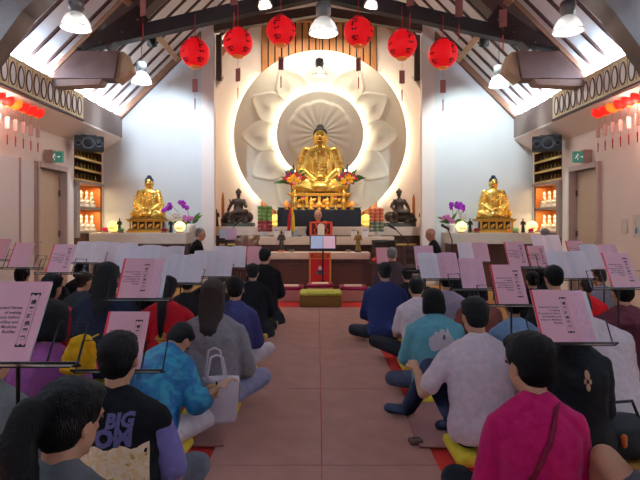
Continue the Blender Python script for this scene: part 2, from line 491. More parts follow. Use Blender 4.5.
    t['_s'] = s
    return t, s

def back_print(t, bm, name, m, off=.004):
    """press a flat print (x, z plane) onto the back of the shirt"""
    so = bpy.data.objects[t['_sh']]
    b2 = bmesh.new(); b2.from_mesh(so.data); tree = BVHTree.FromBMesh(b2)
    bmesh.ops.subdivide_edges(bm, edges=[e for e in bm.edges if e.calc_length() > .02], cuts=2, use_grid_fill=True)
    for v in bm.verts:
        h = tree.ray_cast(Vector((v.co.x, -1, v.co.z)), Vector((0, 1, 0)))
        v.co.y = (h[0].y if h[0] else v.co.y)-off
    b2.free()
    return mk(name, bm, m, so, recalc=False)
# ============================================================ SETTING
YB = 11.5; YR = 13.1; WX = 4.75; FX = 4.33; Y0 = -1.8
def roofz(x): return 8.14-abs(x)
NT = [0]
def trim(bm, m, smooth=False):
    NT[0] += 1
    return struct('trim_%d' % NT[0], bm, m, None, smooth)

# floor: golden boards
def plank_mat():
    m = bpy.data.materials.new('golden_floorboards'); m.use_nodes = True; nt = m.node_tree; b = nt.nodes['Principled BSDF']
    tc = nt.nodes.new('ShaderNodeTexCoord'); br = nt.nodes.new('ShaderNodeTexBrick')
    mp = nt.nodes.new('ShaderNodeMapping'); mp.inputs['Rotation'].default_value = (0, 0, PI/2)
    nt.links.new(tc.outputs['Object'], mp.inputs[0]); nt.links.new(mp.outputs[0], br.inputs['Vector'])
    br.inputs['Color1'].default_value = (*srgb((196, 140, 72)), 1); br.inputs['Color2'].default_value = (*srgb((182, 124, 60)), 1)
    br.inputs['Mortar'].default_value = (*srgb((110, 70, 34)), 1); br.inputs['Scale'].default_value = 1
    br.inputs['Mortar Size'].default_value = .003; br.inputs['Brick Width'].default_value = 1.2; br.inputs['Row Height'].default_value = .09
    nt.links.new(br.outputs['Color'], b.inputs['Base Color']); b.inputs['Roughness'].default_value = .35
    return m
b = NB(); box(b, (0, (Y0+YR)/2, -.06), (10.6, YR-Y0+.4, .10)); struct('floor', b, plank_mat())

# roof slabs
for e, nm in ((-1, 'ceiling_left'), (1, 'ceiling_right')):
    b = NB()
    prism(b, [(0, 8.14), (e*5.0, 3.14), (e*5.0, 3.30), (0, 8.30)], Y0-.2, YR+.2)
    struct(nm, b, CEILW)

# side walls (with a doorway and a niche in each) and the far walls
DY0, DY1, DZ = 8.76, 9.70, 2.30
NY0, NY1, NZ0, NZ1 = 10.12, 11.42, .62, 3.30
for e, nm in ((-1, 'wall_left'), (1, 'wall_right')):
    b = NB()
    for (ya, yb, za, zb) in ((Y0-.1, DY0, 0, 3.42), (DY0, DY1, DZ, 3.42), (DY1, NY0, 0, 3.42), (NY0, NY1, NZ1, 3.42), (NY0, NY1, 0, NZ0), (NY1, YB+.1, 0, 3.42)):
        box(b, (e*(WX+.06), (ya+yb)/2, (za+zb)/2), (.12, yb-ya, zb-za))
    struct(nm, b, WALLC)
    # wing wall beside the central recess
    b = NB()
    prism(b, [(e*2.5, 0), (e*(WX+.12), 0), (e*(WX+.12), 3.27), (e*2.5, 5.60)], YB, YB+.12)
    struct('wall_wing_'+('left' if e < 0 else 'right'), b, WALLW)
    b = NB()
    prism(b, [(e*2.28, 0), (e*2.56, 0), (e*2.56, 5.56), (e*2.28, 5.85)], YB-.10, YB+.12)
    struct('wall_pier_'+('left' if e < 0 else 'right'), b, WALLC)
    b = NB(); prism(b, [(e*2.62, 0), (e*2.74, 0), (e*2.74, 5.40), (e*2.62, 5.52)], YB+.12, YR); struct('wall_recess_'+('left' if e < 0 else 'right'), b, WALLC)
b = NB(); prism(b, [(-2.74, 0), (2.74, 0), (2.74, 5.41), (0, 8.15), (-2.74, 5.41)], YR, YR+.12); struct('wall_back', b, WALLC)
b = NB(); prism(b, [(-WX-.1, 0), (WX+.1, 0), (WX+.1, 3.3), (0, 8.15), (-WX-.1, 3.3)], Y0-.12, Y0); struct('wall_front', b, WALLC)
# slatted timber panel behind the disc
b = NB(); box(b, (.03, YR-.02, 3.2), (2.9, .02, 6.4)); trim(b, mat('black_slat_backing', (24, 18, 16), .8, var=.05))
for i in range(17):
    b = NB(); w_ = 2.9/17
    box(b, (-1.42+w_*(i+.5), YR-.05, 3.2), (w_-.035, .03, 6.38)); trim(b, WOODS)
b = NB(); box(b, (.03, YR-.08, 6.44), (3.0, .10, .10)); trim(b, WOODM)

# rafters on both slopes
d_ = math.sqrt(.5)
def sloped(bm, x0, x1, e, drop0, drop1, y0, y1):
    """board hugging the roof slope between |x| = x0 and x1"""
    k0, k1 = drop0*1.4142, drop1*1.4142
    prism(bm, [(e*x0, roofz(x0)-k0), (e*x1, roofz(x1)-k0), (e*x1, roofz(x1)-k1), (e*x0, roofz(x0)-k1)], y0, y1)
y = 4.0
ys = []
for a in (4.0, 4.42, 4.84, 5.26, 5.68, 6.48, 6.90, 7.33, 7.75, 8.17, 9.05, 9.47, 9.89, 10.31, 10.73, 11.12):
    for e in (-1, 1):
        b = NB(); sloped(b, .06, 4.62, e, 0, .032, a-.026, a+.026); trim(b, RAFT)
for a in (11.9, 12.3, 12.7):
    for e in (-1, 1):
        b = NB(); sloped(b, .06, 2.6, e, 0, .07, a-.025, a+.025); trim(b, RAFT)
for e in (-1, 1):
    b = NB(); box(b, (e*3.06, 8.2, roofz(3.06)-.17), (.11, 6.2, .11), (0, e*PI/4, 0)); trim(b, WOODL)
    b = NB(); sloped(b, 2.58, 4.62, e, .0, .12, YB-.10, YB-.005); trim(b, WOODM)
    b = NB(); sloped(b, .03, 2.6, e, .0, .13, YR-.09, YR-.005); trim(b, WOODM)

def truss(y, full=True):
    for e in (-1, 1):
        if not full:
            b = NB(); prism(b, [(e*4.30, 3.15), (e*3.98, 3.20), (e*3.80, 3.45), (e*3.50, 3.86), (e*3.30, 4.05), (e*2.0, 5.35), (e*2.0, 6.13), (e*4.30, 3.83)], y-.15, y+.15); o = trim(b, mat('grey_brown_timber', (92, 78, 72), .6, 0, .15, 5))
            for q in (.10, .24):
                b = NB(); prism(b, [(e*(4.28), 3.55+q), (e*2.1, 5.73+q*.3), (e*2.1, 5.745+q*.3), (e*4.28, 3.565+q)], y-.155, y-.148); struct('board_seam', b, WOODD, o)
            b = NB(); prism(b, [(e*4.0, 4.13), (0, 5.02), (0, 5.26), (e*3.9, 4.36)], y-.06, y+.10); trim(b, WOODD)
            continue
        b = NB(); sloped(b, .05, 4.45, e, .0, .07, y-.15, y+.15); o = trim(b, WOODM)
        b = NB(); sloped(b, .05, 3.42, e, .07, .40, y-.13, y+.13); p = struct('rafter_beam', b, WOODD, o)
        # bolted plate where the rafter meets the tie
        b = NB(); prism(b, [(e*3.9, 4.16), (e*3.1, 4.30), (e*2.72, 4.62), (e*2.90, 4.86)], y-.155, y-.13)
        p = struct('joint_plate', b, mat('dark_joint_wood', (44, 29, 26), .8, 0, .1, spec=.1), o)
        for q in ((3.5, 4.26), (3.15, 4.42), (2.9, 4.62)):
            bb = NB(); ball(bb, (e*q[0], y-.157, q[1]), .013, 8, 6); struct('bolt', bb, GREYM, p)
        # boxed bracket on the wall
        b = NB(); prism(b, [(e*4.45, 3.69), (e*3.30, 3.69), (e*3.22, 4.13), (e*4.0, 4.13)], y-.12, y+.20); o2 = trim(b, mat('red_brown_bracket', (92, 62, 54), .55, 0, .15, 6))
        b = NB(); prism(b, [(e*3.30, 3.67), (e*3.06, 3.86), (e*3.16, 4.14), (e*3.22, 4.14)], y-.06, y+.26); struct('bracket_end', b, WOODL, o2)
        b = NB(); prism(b, [(e*4.5, 3.55), (e*3.55, 3.60), (e*3.50, 3.685), (e*4.5, 3.685)], y-.10, y+.16); struct('bracket_sole', b, mat('grey_brown_sole', (146, 122, 112), .6, 0, .1), o2)
        b = NB(); prism(b, [(e*4.0, 4.13), (0, 5.02), (0, 5.26), (e*3.9, 4.36)], y-.06, y+.10)
        trim(b, mat('black_brown_tie', (27, 16, 14), .7, 0, .15, 6))
truss(8.52); truss(6.3, False)
# light truss at the mouth of the recess
for e in (-1, 1):
    b = NB(); prism(b, [(e*2.26, 5.50), (0, 5.86), (0, 6.06), (e*2.26, 5.70)], YB-.25, YB-.11); trim(b, WOODD)
    b = NB(); box(b, (e*2.19, YB-.0, 5.0), (.12, .10, 1.0)); trim(b, WOODD)
    b = NB(); prism(b, [(e*2.28, 4.35), (e*2.10, 4.62), (e*2.28, 4.62)], YB+.1, YB+.2); trim(b, WALLC)

# frieze: fascia, sloped soffit, panel of pointed ovals
for e in (-1, 1):
    b = NB(); prism(b, [(e*FX, 3.22), (e*FX, 3.69), (e*(FX+.05), 3.69), (e*(FX+.05), 3.22)], Y0, YB)
    fa = trim(b, FASC)
    b = NB(); prism(b, [(e*FX, 3.20), (e*FX, 3.23), (e*WX, 2.97), (e*WX, 2.94)], Y0, YB); so = trim(b, WALLC)
    b = NB(); box(b, (e*(FX-.012), 6.0, 3.47), (.02, 7.1, .42)); pa = trim(b, CREAM)
    for z in (3.235, 3.685):
        b = NB(); box(b, (e*(FX-.02), 6.0, z), (.04, 7.1, .03)); struct('rail', b, WOODD if z < 3.4 else CREAM, pa)
    y = 9.385; DK = mat('dark_arch_moulding', (84, 56, 48), .5, 0, .1); GL = mat('white_arch_glass', (246, 246, 246), .3, 0, .03)
    for i in range(20):
        pts = []
        for k in range(24):
            a = 2*PI*k/24
            yy = .068*math.cos(a); zz = .15*math.sin(a)
            if zz > 0: zz *= 1.10; yy *= (1-.25*(zz/.165)**2)
            pts.append((e*(FX-.026), y-.205*i+yy, 3.455+zz))
        b = NB(); tube(b, pts, .013, 6, True); ov = struct('arch_moulding', b, DK, pa)
        b = NB(); prism(b, [(p[1], p[2]) for p in pts], e*(FX-.03), e*(FX-.022), 'X'); struct('arch_pane', b, GL, ov)
        b = NB(); box(b, (e*(FX-.026), y-.205*i-.1025, 3.47), (.008, .010, .36)); struct('divider', b, WOODL, pa)

# doors
CREAMD = mat('cream_door_paint', (214, 194, 170), .5, 0, .03)
FRM = mat('mauve_grey_frame', (198, 178, 172), .5, 0, .04)
for e, k in ((-1, 1), (1, 2)):
    b = NB()
    for ya in (DY0-.02, DY1+.02): box(b, (e*(WX+.0), ya, (DZ+.09)/2), (.14, .055, DZ+.09))
    box(b, (e*WX, (DY0+DY1)/2, DZ+.045), (.16, DY1-DY0, .09))
    fr = struct('door_%d' % k, b, FRM)
    b = NB(); box(b, (e*(WX+.10), (DY0+DY1)/2, DZ/2), (.045, DY1-DY0-.02, DZ-.02)); lf = struct('door_leaf', b, CREAMD, fr)
    for z in (.5, 1.15, 1.9):
        b = NB(); box(b, (e*(WX+.06), DY1-.03, z), (.03, .02, .11)); struct('hinge', b, GREYM, lf)
    b = NB(); tube(b, [(e*(WX+.07), DY0+.08, 1.02), (e*(WX+.02), DY0+.08, 1.02), (e*(WX+.02), DY0+.20, 1.02)], .011, 8); struct('handle', b, GREYM, lf)
# sliding white panels on the left wall, notices on the right wall
b = NB(); box(b, (-WX+.035, 8.43, 1.18), (.04, .42, 2.36)); p1 = tag(mk('sliding_panel', b, mat('glossy_white_panel', (232, 226, 226), .25, 0, .02)), 'glossy white sliding panel on the left wall just before the cream door', 'panel', None)
b = NB(); box(b, (-WX+.035, 7.75, 1.18), (.04, .90, 2.36)); p2 = tag(mk('sliding_panel', b, mat('glossy_white_panel', (232, 226, 226), .25, 0, .02)), 'glossy white sliding panel at the left edge, nearer of the pair', 'panel', None)
for o_ in (p1, p2):
    y_ = 8.63 if o_ is p1 else 8.20
    b = NB(); box(b, (-WX+.06, y_-.015, 1.19), (.03, .022, 2.38)); mk('edge_strip', b, mat('mauve_strip', (186, 150, 150), .5), o_)
for (y_, z_, h, w_, lb) in ((8.05, 1.30, .22, .16, 'small pale notice sheet on right wall, the farther one'), (7.72, 1.30, .34, .22, 'pale notice with a yellow and blue picture on right wall')):
    b = NB(); box(b, (WX-.006, y_, z_), (.006, w_, h)); n_ = tag(mk('notice_sheet', b, mat('notice_paper', (216, 210, 206), .5)), lb, 'notice')
    if w_ > .2:
        b = NB(); prism(b, [(y_-.01, z_-.10), (y_+.05, z_-.11), (y_+.05, z_-.04), (y_+.01, z_+.0)], WX-.013, WX-.010, 'X'); mk('blue_picture', b, mat('notice_blue', (90, 160, 190), .5), n_)
        b = NB(); prism(b, [(y_+.03, z_+.0), (y_+.07, z_+.01), (y_+.05, z_+.13)], WX-.013, WX-.010, 'X'); mk('yellow_picture', b, mat('notice_yellow', (220, 205, 110), .5), n_)

# skirting
for e, nm in ((-1, 'baseboard_left'), (1, 'baseboard_right')):
    b = NB(); box(b, (e*(WX-.012), (Y0+DY0-.1)/2, .06), (.02, DY0-.1-Y0, .10)); struct(nm, b, WOODL)
# unseen glowing windows, added behind the viewer to fill the hall with light
for k, x in ((1, -2.6), (2, 2.6)):
    b = NB()
    for z in (.95, 2.65): box(b, (x, Y0+.02, z), (2.5, .06, .08))
    for xx in (-1.21, 0, 1.21): box(b, (x+xx, Y0+.02, 1.8), (.08, .06, 1.7))
    w_ = struct('window_%d' % k, b, FRM)
    b = NB(); box(b, (x, Y0+.01, 1.8), (2.4, .01, 1.64)); struct('window_glass', b, mat('daylight_glass', (180, 200, 220), .2, 0, 0, emit=(205, 222, 255), es=2.0), w_)

# niches with shelving
OR = mat('orange_niche_lining', (206, 124, 62), .6, 0, .08, 6)
SHELFG = mat('gold_shelf_edge', (226, 186, 104), .4, .3, .08)
DBR = mat('dark_brown_lining', (92, 56, 38), .6, 0, .15)
CAB = mat('cabinet_grey', (158, 142, 134), .5, 0, .05)
for e, sd in ((-1, 'left'), (1, 'right')):
    ym = (NY0+NY1)/2; L = NY1-NY0
    xi = e*(WX-.00); xo = e*(WX+.40); xm = (xi+xo)/2
    def nb_(c, s, m, nm='niche_lining', par=None):
        b = NB(); box(b, c, s); return mk(nm, b, m, par)
    cab = thing('display_cabinet', (e*(WX+.2), ym, 0), 'built-in display niche of shelves in the %s wall beside the altar' % sd, 'display niche', 'wall display niches')
    cab.location = (0, 0, 0)
    nb_((xo, ym, 2.0), (.02, L, 2.8), DBR, 'back_panel', cab)
    for yy in (NY0+.01, NY1-.01): nb_((xm, yy, 2.0), (.40, .02, 2.8), DBR, 'side_panel', cab)
    for z in (3.28,): nb_((xm, ym, z), (.40, L, .02), DBR, 'top_panel', cab)
    for z in (2.22, 2.44, 2.66, 2.88, 3.08):
        s_ = nb_((xm, ym, z-.01), (.38, L-.04, .02), DBR, 'shelf', cab)
        nb_((xi+e*.005, ym, z-.005), (.02, L-.04, .045), SHELFG, 'shelf_edge', s_)
    for z0_, z1_ in ((1.18, 1.62), (1.68, 2.14)):
        f = nb_((xm, ym+.06, z0_-.02), (.38, L-.2, .04), CAB, 'compartment_floor', cab)
        nb_((xo-e*.02, ym+.06, (z0_+z1_)/2), (.02, L-.2, z1_-z0_), OR, 'compartment_lining', cab)
        for yy in (NY0+.13, NY1-.03): nb_((xm, yy, (z0_+z1_)/2), (.37, .02, z1_-z0_), OR, 'compartment_lining', cab)
        nb_((xm, ym+.06, z1_+.015), (.38, L-.2, .02), CAB, 'compartment_top', cab)
        li = bpy.data.lights.new('niche_light', 'AREA'); li.energy = 7; li.color = (1, .72, .38); li.shape = 'RECTANGLE'; li.size = .12; li.size_y = L*.7
        lo = bpy.data.objects.new('niche_light', li); COL.objects.link(lo); lo.location = (xi+e*.08, ym+.06, z1_-.01)
    nb_((e*(WX-.03), NY0+.06, 1.62), (.06, .14, 1.12), CAB, 'cabinet_stile', cab)
    nb_((xm, ym, .9), (.36, L-.03, .5), DBR, 'lower_cupboard', cab)
    nb_((e*(WX-.02), ym, 2.17), (.05, L, .05), CAB, 'cabinet_rail', cab)
    li = bpy.data.lights.new('shelf_light', 'AREA'); li.energy = 5; li.color = (1, .8, .5); li.shape = 'RECTANGLE'; li.size = .06; li.size_y = L*.8  # small light added in front to brighten the gold shelf edges
    lo = bpy.data.objects.new('shelf_light', li); COL.objects.link(lo); lo.location = (xi-e*.12, ym, 3.05); lo.rotation_euler = (0, e*R(20), 0)
    # small statues on the shelves
    def figurine(name, lb, grp, m, sc, loc):
        o = thing(name, loc, lb, 'figurine', grp, rz=e*PI/2 if False else 0)
        b = NB(); lathe(b, [(.036, 0), (.04, .012), (.03, .02), (.036, .03)], n=10); mk('base', b, GOLDD if m is GOLDD else m, o, True)
        b = NB()
        ball(b, (0, 0, .045), (.038, .03, .02), 12, 8); loft(b, [((0, 0, .04), .024, .018), ((0, 0, .07), .02, .014), ((0, 0, .09), .024, .014), ((0, 0, .105), .008, .008)], 10)
        ball(b, (0, 0, .12), (.013, .014, .017), 10, 8); ball(b, (0, 0, .137), (.007, .007, .007), 8, 6)
        for q in (-1, 1):
            cap(b, (q*.024, 0, .09), (q*.03, -.012, .06), .008, .007, 8); cap(b, (q*.03, -.012, .06), (0, -.028, .052), .007, .006, 8)
        mk('figure', b, m, o, True); o.scale = (sc,)*3
        o.rotation_euler.z = e*R(60)
        return o
    for r_, z in enumerate((2.22, 2.44, 2.66, 2.88)):
        rn = ('lowest', 'second', 'third', 'fourth')[r_]
        first = None
        for i in range(7):
            loc = (e*(WX+.09), NY0+.16+i*(L-.3)/6, z+.001)
            lb = 'tiny gold figurine, %s row up, number %d from the front, %s wall niche' % (rn, i+1, sd)
            grp = 'tiny gold figurines in the %s niche' % sd
            if r_ == 0 and i == 0: F0 = figurine('shelf_figurine', lb, grp, GOLDD, 1.05, loc)
            else: dup(F0, loc, lb, grp)
    for r_, z in enumerate((1.18, 1.68)):
        for i in range(4):
            loc = (e*(WX+.12), NY0+.32+i*.25, z+.001)
            lb = 'white porcelain statue, number %d from the front, %s orange compartment, %s niche' % (i+1, ('lower', 'upper')[r_], sd)
            grp = 'white porcelain statues in the %s niche' % sd
            if r_ == 0 and i == 0: F1 = figurine('porcelain_statue', lb, grp, WHITEC, 2.35, loc)
            else: dup(F1, loc, lb, grp)

# speakers and exit signs
def speaker(e, lb):
    t = thing('loudspeaker', (e*4.40, 10.0, 2.87), lb, 'speaker', 'wall loudspeakers', rz=e*R(-24))
    b = NB(); prism(b, [(-.26, -.14), (.26, -.14), (.26, .14), (-.26, .14)], -.13, .15); bmesh.ops.bevel(b, geom=b.edges[:], offset=.012, segments=2, affect='EDGES'); mk('cabinet', b, BLACKP, t)
    for x, r in ((-.02*e*-1, .105), (e*-.17, .065), (e*.19, .05)):
        b = NB(); lathe(b, [(r*1.08, 0), (r*1.08, .012), (r, .014), (r*.9, .006), (r*.35, -.02), (r*.3, -.008), (.01, -.002)], n=24, cap_ends=False)
        bmesh.ops.transform(b, matrix=Matrix.Translation((x, -.133, 0)) @ Matrix.Rotation(PI/2, 4, 'X'), verts=b.verts)
        mk('driver', b, mat('speaker_ring', (84, 88, 96), .45, 0, .1), t, True)
        b = NB(); ball(b, (x, -.135, 0), (r*.8, .012, r*.8), 16, 8); mk('cone', b, CONE, t, True)
    b = NB(); tube(b, [(e*.1, .15, .05), (e*.16, .19, .16), (e*.33, .05, .22)], .018, 8); box(b, (e*.02, .12, .17), (.3, .05, .04)); mk('bracket_arm', b, BLACKM, t, True)
    b = NB(); ball(b, (e*.35, .04, .22), (.02, .07, .09)); mk('wall_plate', b, BLACKM, t, True)
speaker(-1, 'black two-way loudspeaker bracketed on the left wall above the shelves')
speaker(1, 'black two-way loudspeaker bracketed on the right wall above the shelves')
GREENS = mat('exit_green', (70, 150, 130), .4, 0, 0, emit=(70, 165, 140), es=.18); WSIG = mat('sign_white', (235, 245, 240), .5, 0, 0, emit=(230, 245, 238), es=.3)
for e, lb in ((-1, 'green exit sign with running figure above the left door'), (1, 'green exit sign with running figure above the right door')):
    t = thing('exit_sign', (e*4.60, 9.05, 2.50), lb, 'exit sign', 'exit signs')
    b = NB(); box(b, (e*.075, .02, .01), (.15, .12, .23), bev=.008); mk('housing', b, mat('beige_housing', (186, 158, 146), .5), t)
    b = NB(); box(b, (e*-.06, 0, 0), (.21, .05, .19)); mk('sign_panel', b, GREENS, t)
    b = NB(); x = -.115*e if e < 0 else -.115
    x0 = e*-.06-.05
    ball(b, (x0+.02, -.028, .045), (.013, .004, .013), 10, 6)
    for p, q in (((x0+.01, .03), (x0-.005, -.005)), ((x0-.005, -.005), (x0+.02, -.03)), ((x0+.02, -.03), (x0+.015, -.06)), ((x0-.005, -.005), (x0-.03, -.03)), ((x0+.01, .022), (x0+.035, .01)), ((x0+.008, .025), (x0-.02, .012))):
        tube(b, [(p[0], -.028, p[1]), (q[0], -.028, q[1])], .007, 6)
    box(b, (x0+.075, -.027, 0), (.035, .003, .013)); prism(b, [(x0+.09, -.022), (x0+.118, 0), (x0+.09, .022)], -.029, -.026)
    mk('running_figure_symbol', b, WSIG, t)

# pendant lamps
GLASS = mat('lamp_glass', (225, 228, 230), .12, 0, 0, alpha=.42)
def pendant(px, py, Y, lb, r=.185, lit=False):
    p = at(px, py, Y)      # rim centre
    t = thing('pendant_lamp', p, lb, 'pendant lamp', 'bell glass pendant lamps')
    prof = [(1, 0), (.99, .03), (.95, .25), (.86, .5), (.68, .78), (.45, .98), (.36, 1.05)]
    b = NB(); lathe(b, [(x*r, z*r*1.02) for x, z in prof]+[(x*r*.965, z*r*1.02-.004) for x, z in prof[::-1]], n=32, cap_ends=False); mk('glass_bell', b, GLASS, t, True)
    b = NB(); tube(b, [(r*math.cos(2*PI*i/32), r*math.sin(2*PI*i/32), 0) for i in range(32)], .007, 6, True); mk('glass_rim', b, mat('rim_glass', (225, 228, 230), .15, 0, 0, alpha=.75), t, True)
    b = NB(); lathe(b, [(r*.34, r*.98), (r*.42, r*1.0), (r*.42, r*1.25), (r*.52, r*1.3), (r*.52, r*1.95), (r*.44, r*2.05), (r*.1, r*2.1)], n=24); mk('lamp_housing', b, GREYM, t, True)
    b = NB(); lathe(b, [(r*.12, r*.98), (r*.17, r*.8), (r*.2, r*.55), (r*.13, r*.36), (.003, r*.32)], n=16); mk('bulb', b, mat('bulb_glass', (230, 226, 220), .2, 0, 0, emit=(255, 240, 215), es=30 if lit else .3) if not lit else mat('lit_bulb', (255, 244, 220), .2, 0, 0, emit=(255, 238, 205), es=55), t, True)
    if not lit:
        li = bpy.data.lights.new('pendant_light', 'POINT'); li.energy = 9; li.color = (1, .95, .88); li.shadow_soft_size = .03  # point light added at the unlit lamps to brighten walls and frieze
        lo = bpy.data.objects.new('pendant_light', li); COL.objects.link(lo); lo.location = p+Vector((0, 0, -.01))
    top = roofz(p.x)-p.z
    b = NB(); tube(b, [(0, 0, r*2.05), (0, 0, top)], .006, 6); mk('suspension_cable', b, BLACKM, t)
pendant(76, 28, 6.6, 'clear glass bell pendant lamp nearest at upper left')
pendant(141.5, 82.5, 9.75, 'clear glass bell pendant lamp farther back at left, below the tie beam')
pendant(323.5, 33, 6.6, 'clear glass bell pendant lamp at top centre of the hall')
pendant(319.5, 76, 10.6, 'glowing glass bell pendant lamp low in the centre, in front of the white disc', .17, True)
pendant(568, 31.5, 6.6, 'clear glass bell pendant lamp nearest at upper right')
pendant(499, 86, 9.75, 'clear glass bell pendant lamp farther back at right, below the tie beam')

# ============================================================ LANTERNS
ORG = mat('orange_lantern_ring', (232, 140, 60), .5, 0, .05, emit=(240, 120, 40), es=.15)
TAGM = mat('red_brown_paper_tag', (150, 84, 76), .7, 0, .08)
CJK = '吉祥平安'
CH = {}
def char_obj_bm(c, size):
    if c not in CH:
        b = text_bm(c, 1.0, bold=.03); me = bpy.data.meshes.new('c'); b.to_mesh(me); b.free(); CH[c] = me
    b = bmesh.new(); b.from_mesh(CH[c])
    bmesh.ops.transform(b, matrix=Matrix.Scale(size, 4), verts=b.verts)
    return b
def lantern(loc, lb, r=.235, hang=.3, angs=(-55, 0, 55, 180), grp='large red lanterns under the tie beam', glow=None, tagl=.45, name='red_lantern', tz=0):
    t = thing(name, loc, lb, 'lantern', grp)
    b = NB(); n = 48
    prof = []
    for i in range(19):
        a = -PI/2+.26+(PI-.52)*i/18; prof.append((r*math.cos(a), r*.98*math.sin(a)))
    rings = [[b.verts.new(((x*(1-.018*(k % 4 == 0)))*math.cos(2*PI*k/n), (x*(1-.018*(k % 4 == 0)))*math.sin(2*PI*k/n), z)) for k in range(n)] for x, z in prof]
    for p, q in zip(rings, rings[1:]):
        for k in range(n): b.faces.new((p[k], p[(k+1) % n], q[(k+1) % n], q[k]))
    mk('lantern_shade', b, glow or RED, t, True)
    for z, h in ((-r*.98, r*.14), (r*.90, r*.12)):
        b = NB(); lathe(b, [(r*.34, z-.01), (r*.36, z), (r*.36, z+h), (r*.33, z+h+.005)], n=20); mk('lantern_ring', b, ORG if z < 0 else REDSOLID, t, True)
    b = NB(); tube(b, [(0, 0, r*.98), (0, 0, r*.98+hang)], .006, 6); mk('hanging_cord', b, REDSOLID, t)
    b = NB(); tube(b, [(0, 0, -r), (0, 0, -r-tagl*.35)], .0025, 5); mk('tassel_thread', b, REDSOLID, t)
    z0 = -r-tagl*.35; w_ = tagl*.17; h_ = tagl*.4
    b = NB(); box(b, (0, 0, z0-h_/2), (w_, .012, h_), (0, 0, tz)); mk('paper_tag', b, TAGM if r > .12 else mat('pale_paper_tag', (196, 172, 166), .7, 0, .08), t)
    b = NB(); tube(b, [(0, 0, z0-h_), (0, 0, z0-h_-tagl*.18)], .002, 5); tube(b, [(0, 0, z0-h_-tagl*.18), (0, 0, z0-h_-tagl*.22), (0, 0, z0-h_-tagl*.55)], [.003, .010, .007], 8); mk('tassel', b, REDSOLID, t, True)
    if r > .2:
        for a0 in angs:
            bb = bmesh.new()
            for i, c in enumerate(CJK):
                q = char_obj_bm(c, r*.48)
                el = R(41-28*i)
                for v in q.verts:
                    ex = v.co.x/(r*max(.3, math.cos(el)))+R(a0); ez = el+(v.co.z-r*.13)/r*.9
                    rr = r*1.008
                    v.co = Vector((rr*math.cos(ez)*math.sin(ex), -rr*math.cos(ez)*math.cos(ex), rr*.98*math.sin(ez)))
                merge(bb, q)
            mk('lettering', bb, INK, t, recalc=False)
    return t
pos6 = [(195, 53), (238, 42.5), (281, 31), (358.5, 32), (402, 44.5), (443, 54)]
lab6 = ['red lantern at the left end of the beam row', 'red lantern second from the left of the beam row', 'red lantern just left of centre in the beam row', 'red lantern just right of centre in the beam row', 'red lantern second from the right of the beam row', 'red lantern at the right end of the beam row']
ang6 = [(-42, 40, 130), (-32, 52, 150), (-14, 68, 160), (-22, 62, -110), (-62, 28, 140), (-60, 33, 140)]
for (px, py), lb, an in zip(pos6, lab6, ang6):
    p = at(px, py, 8.35); hz_ = (5.02-.2225*abs(p.x))-p.z-.235+.12
    lantern(p, lb, .235, max(.06, hz_), an, tz=random.uniform(-.8, .8), tagl=.52)
# nearer row whose tags hang down into view
for px, pyt in ((143, 2), (234, -9), (410, -8), (459, 3), (503, 13)):
    p = at(px, pyt, 7.2); 
    lantern(Vector((p.x, 7.2, p.z+.45)), 'red lantern above the view whose tag hangs in at %s' % {143: 'the left lamp', 234: 'the second lantern from left', 410: 'the second lantern from right', 459: 'the last lantern on the right', 503: 'the right lamp'}[px], .19, .9, (0,), 'nearer lantern row', tagl=.6, tz=random.uniform(-.6, .6))
# small glowing lanterns along both side walls
ORGL = mat('glowing_orange_lantern', (255, 120, 40), .6, 0, .04, emit=(255, 120, 30), es=1.1)
REDG = mat('glowing_red_lantern', (250, 40, 34), .6, 0, .04, emit=(255, 30, 20), es=.9)
for e in (-1, 1):
    for i in range(7):
        Y = 8.3-.205*i
        warm = (i == 3 if e < 0 else i == 2)
        nm = ('farthest', 'second farthest', 'third farthest', 'fourth farthest', 'fifth farthest', 'sixth farthest', 'nearest')[i]
        lantern(Vector((e*4.47, Y, 3.0+.12)), 'small glowing %s lantern on the %s wall, %s of its row' % ('orange' if warm else 'red', 'left' if e < 0 else 'right', nm), .095, .05, (), 'small lanterns along the %s wall' % ('left' if e < 0 else 'right'), ORGL if warm else REDG, .42, 'wall_lantern', tz=e*R(15))
    li = bpy.data.lights.new('lantern_glow', 'POINT'); li.energy = 16; li.color = (1, .6, .48); li.shadow_soft_size = .1
    lo = bpy.data.objects.new('lantern_glow', li); COL.objects.link(lo); lo.location = (e*4.40, 7.3, 2.9)
# ============================================================ ALTAR
CAMV = Vector((0, 0, HZ))
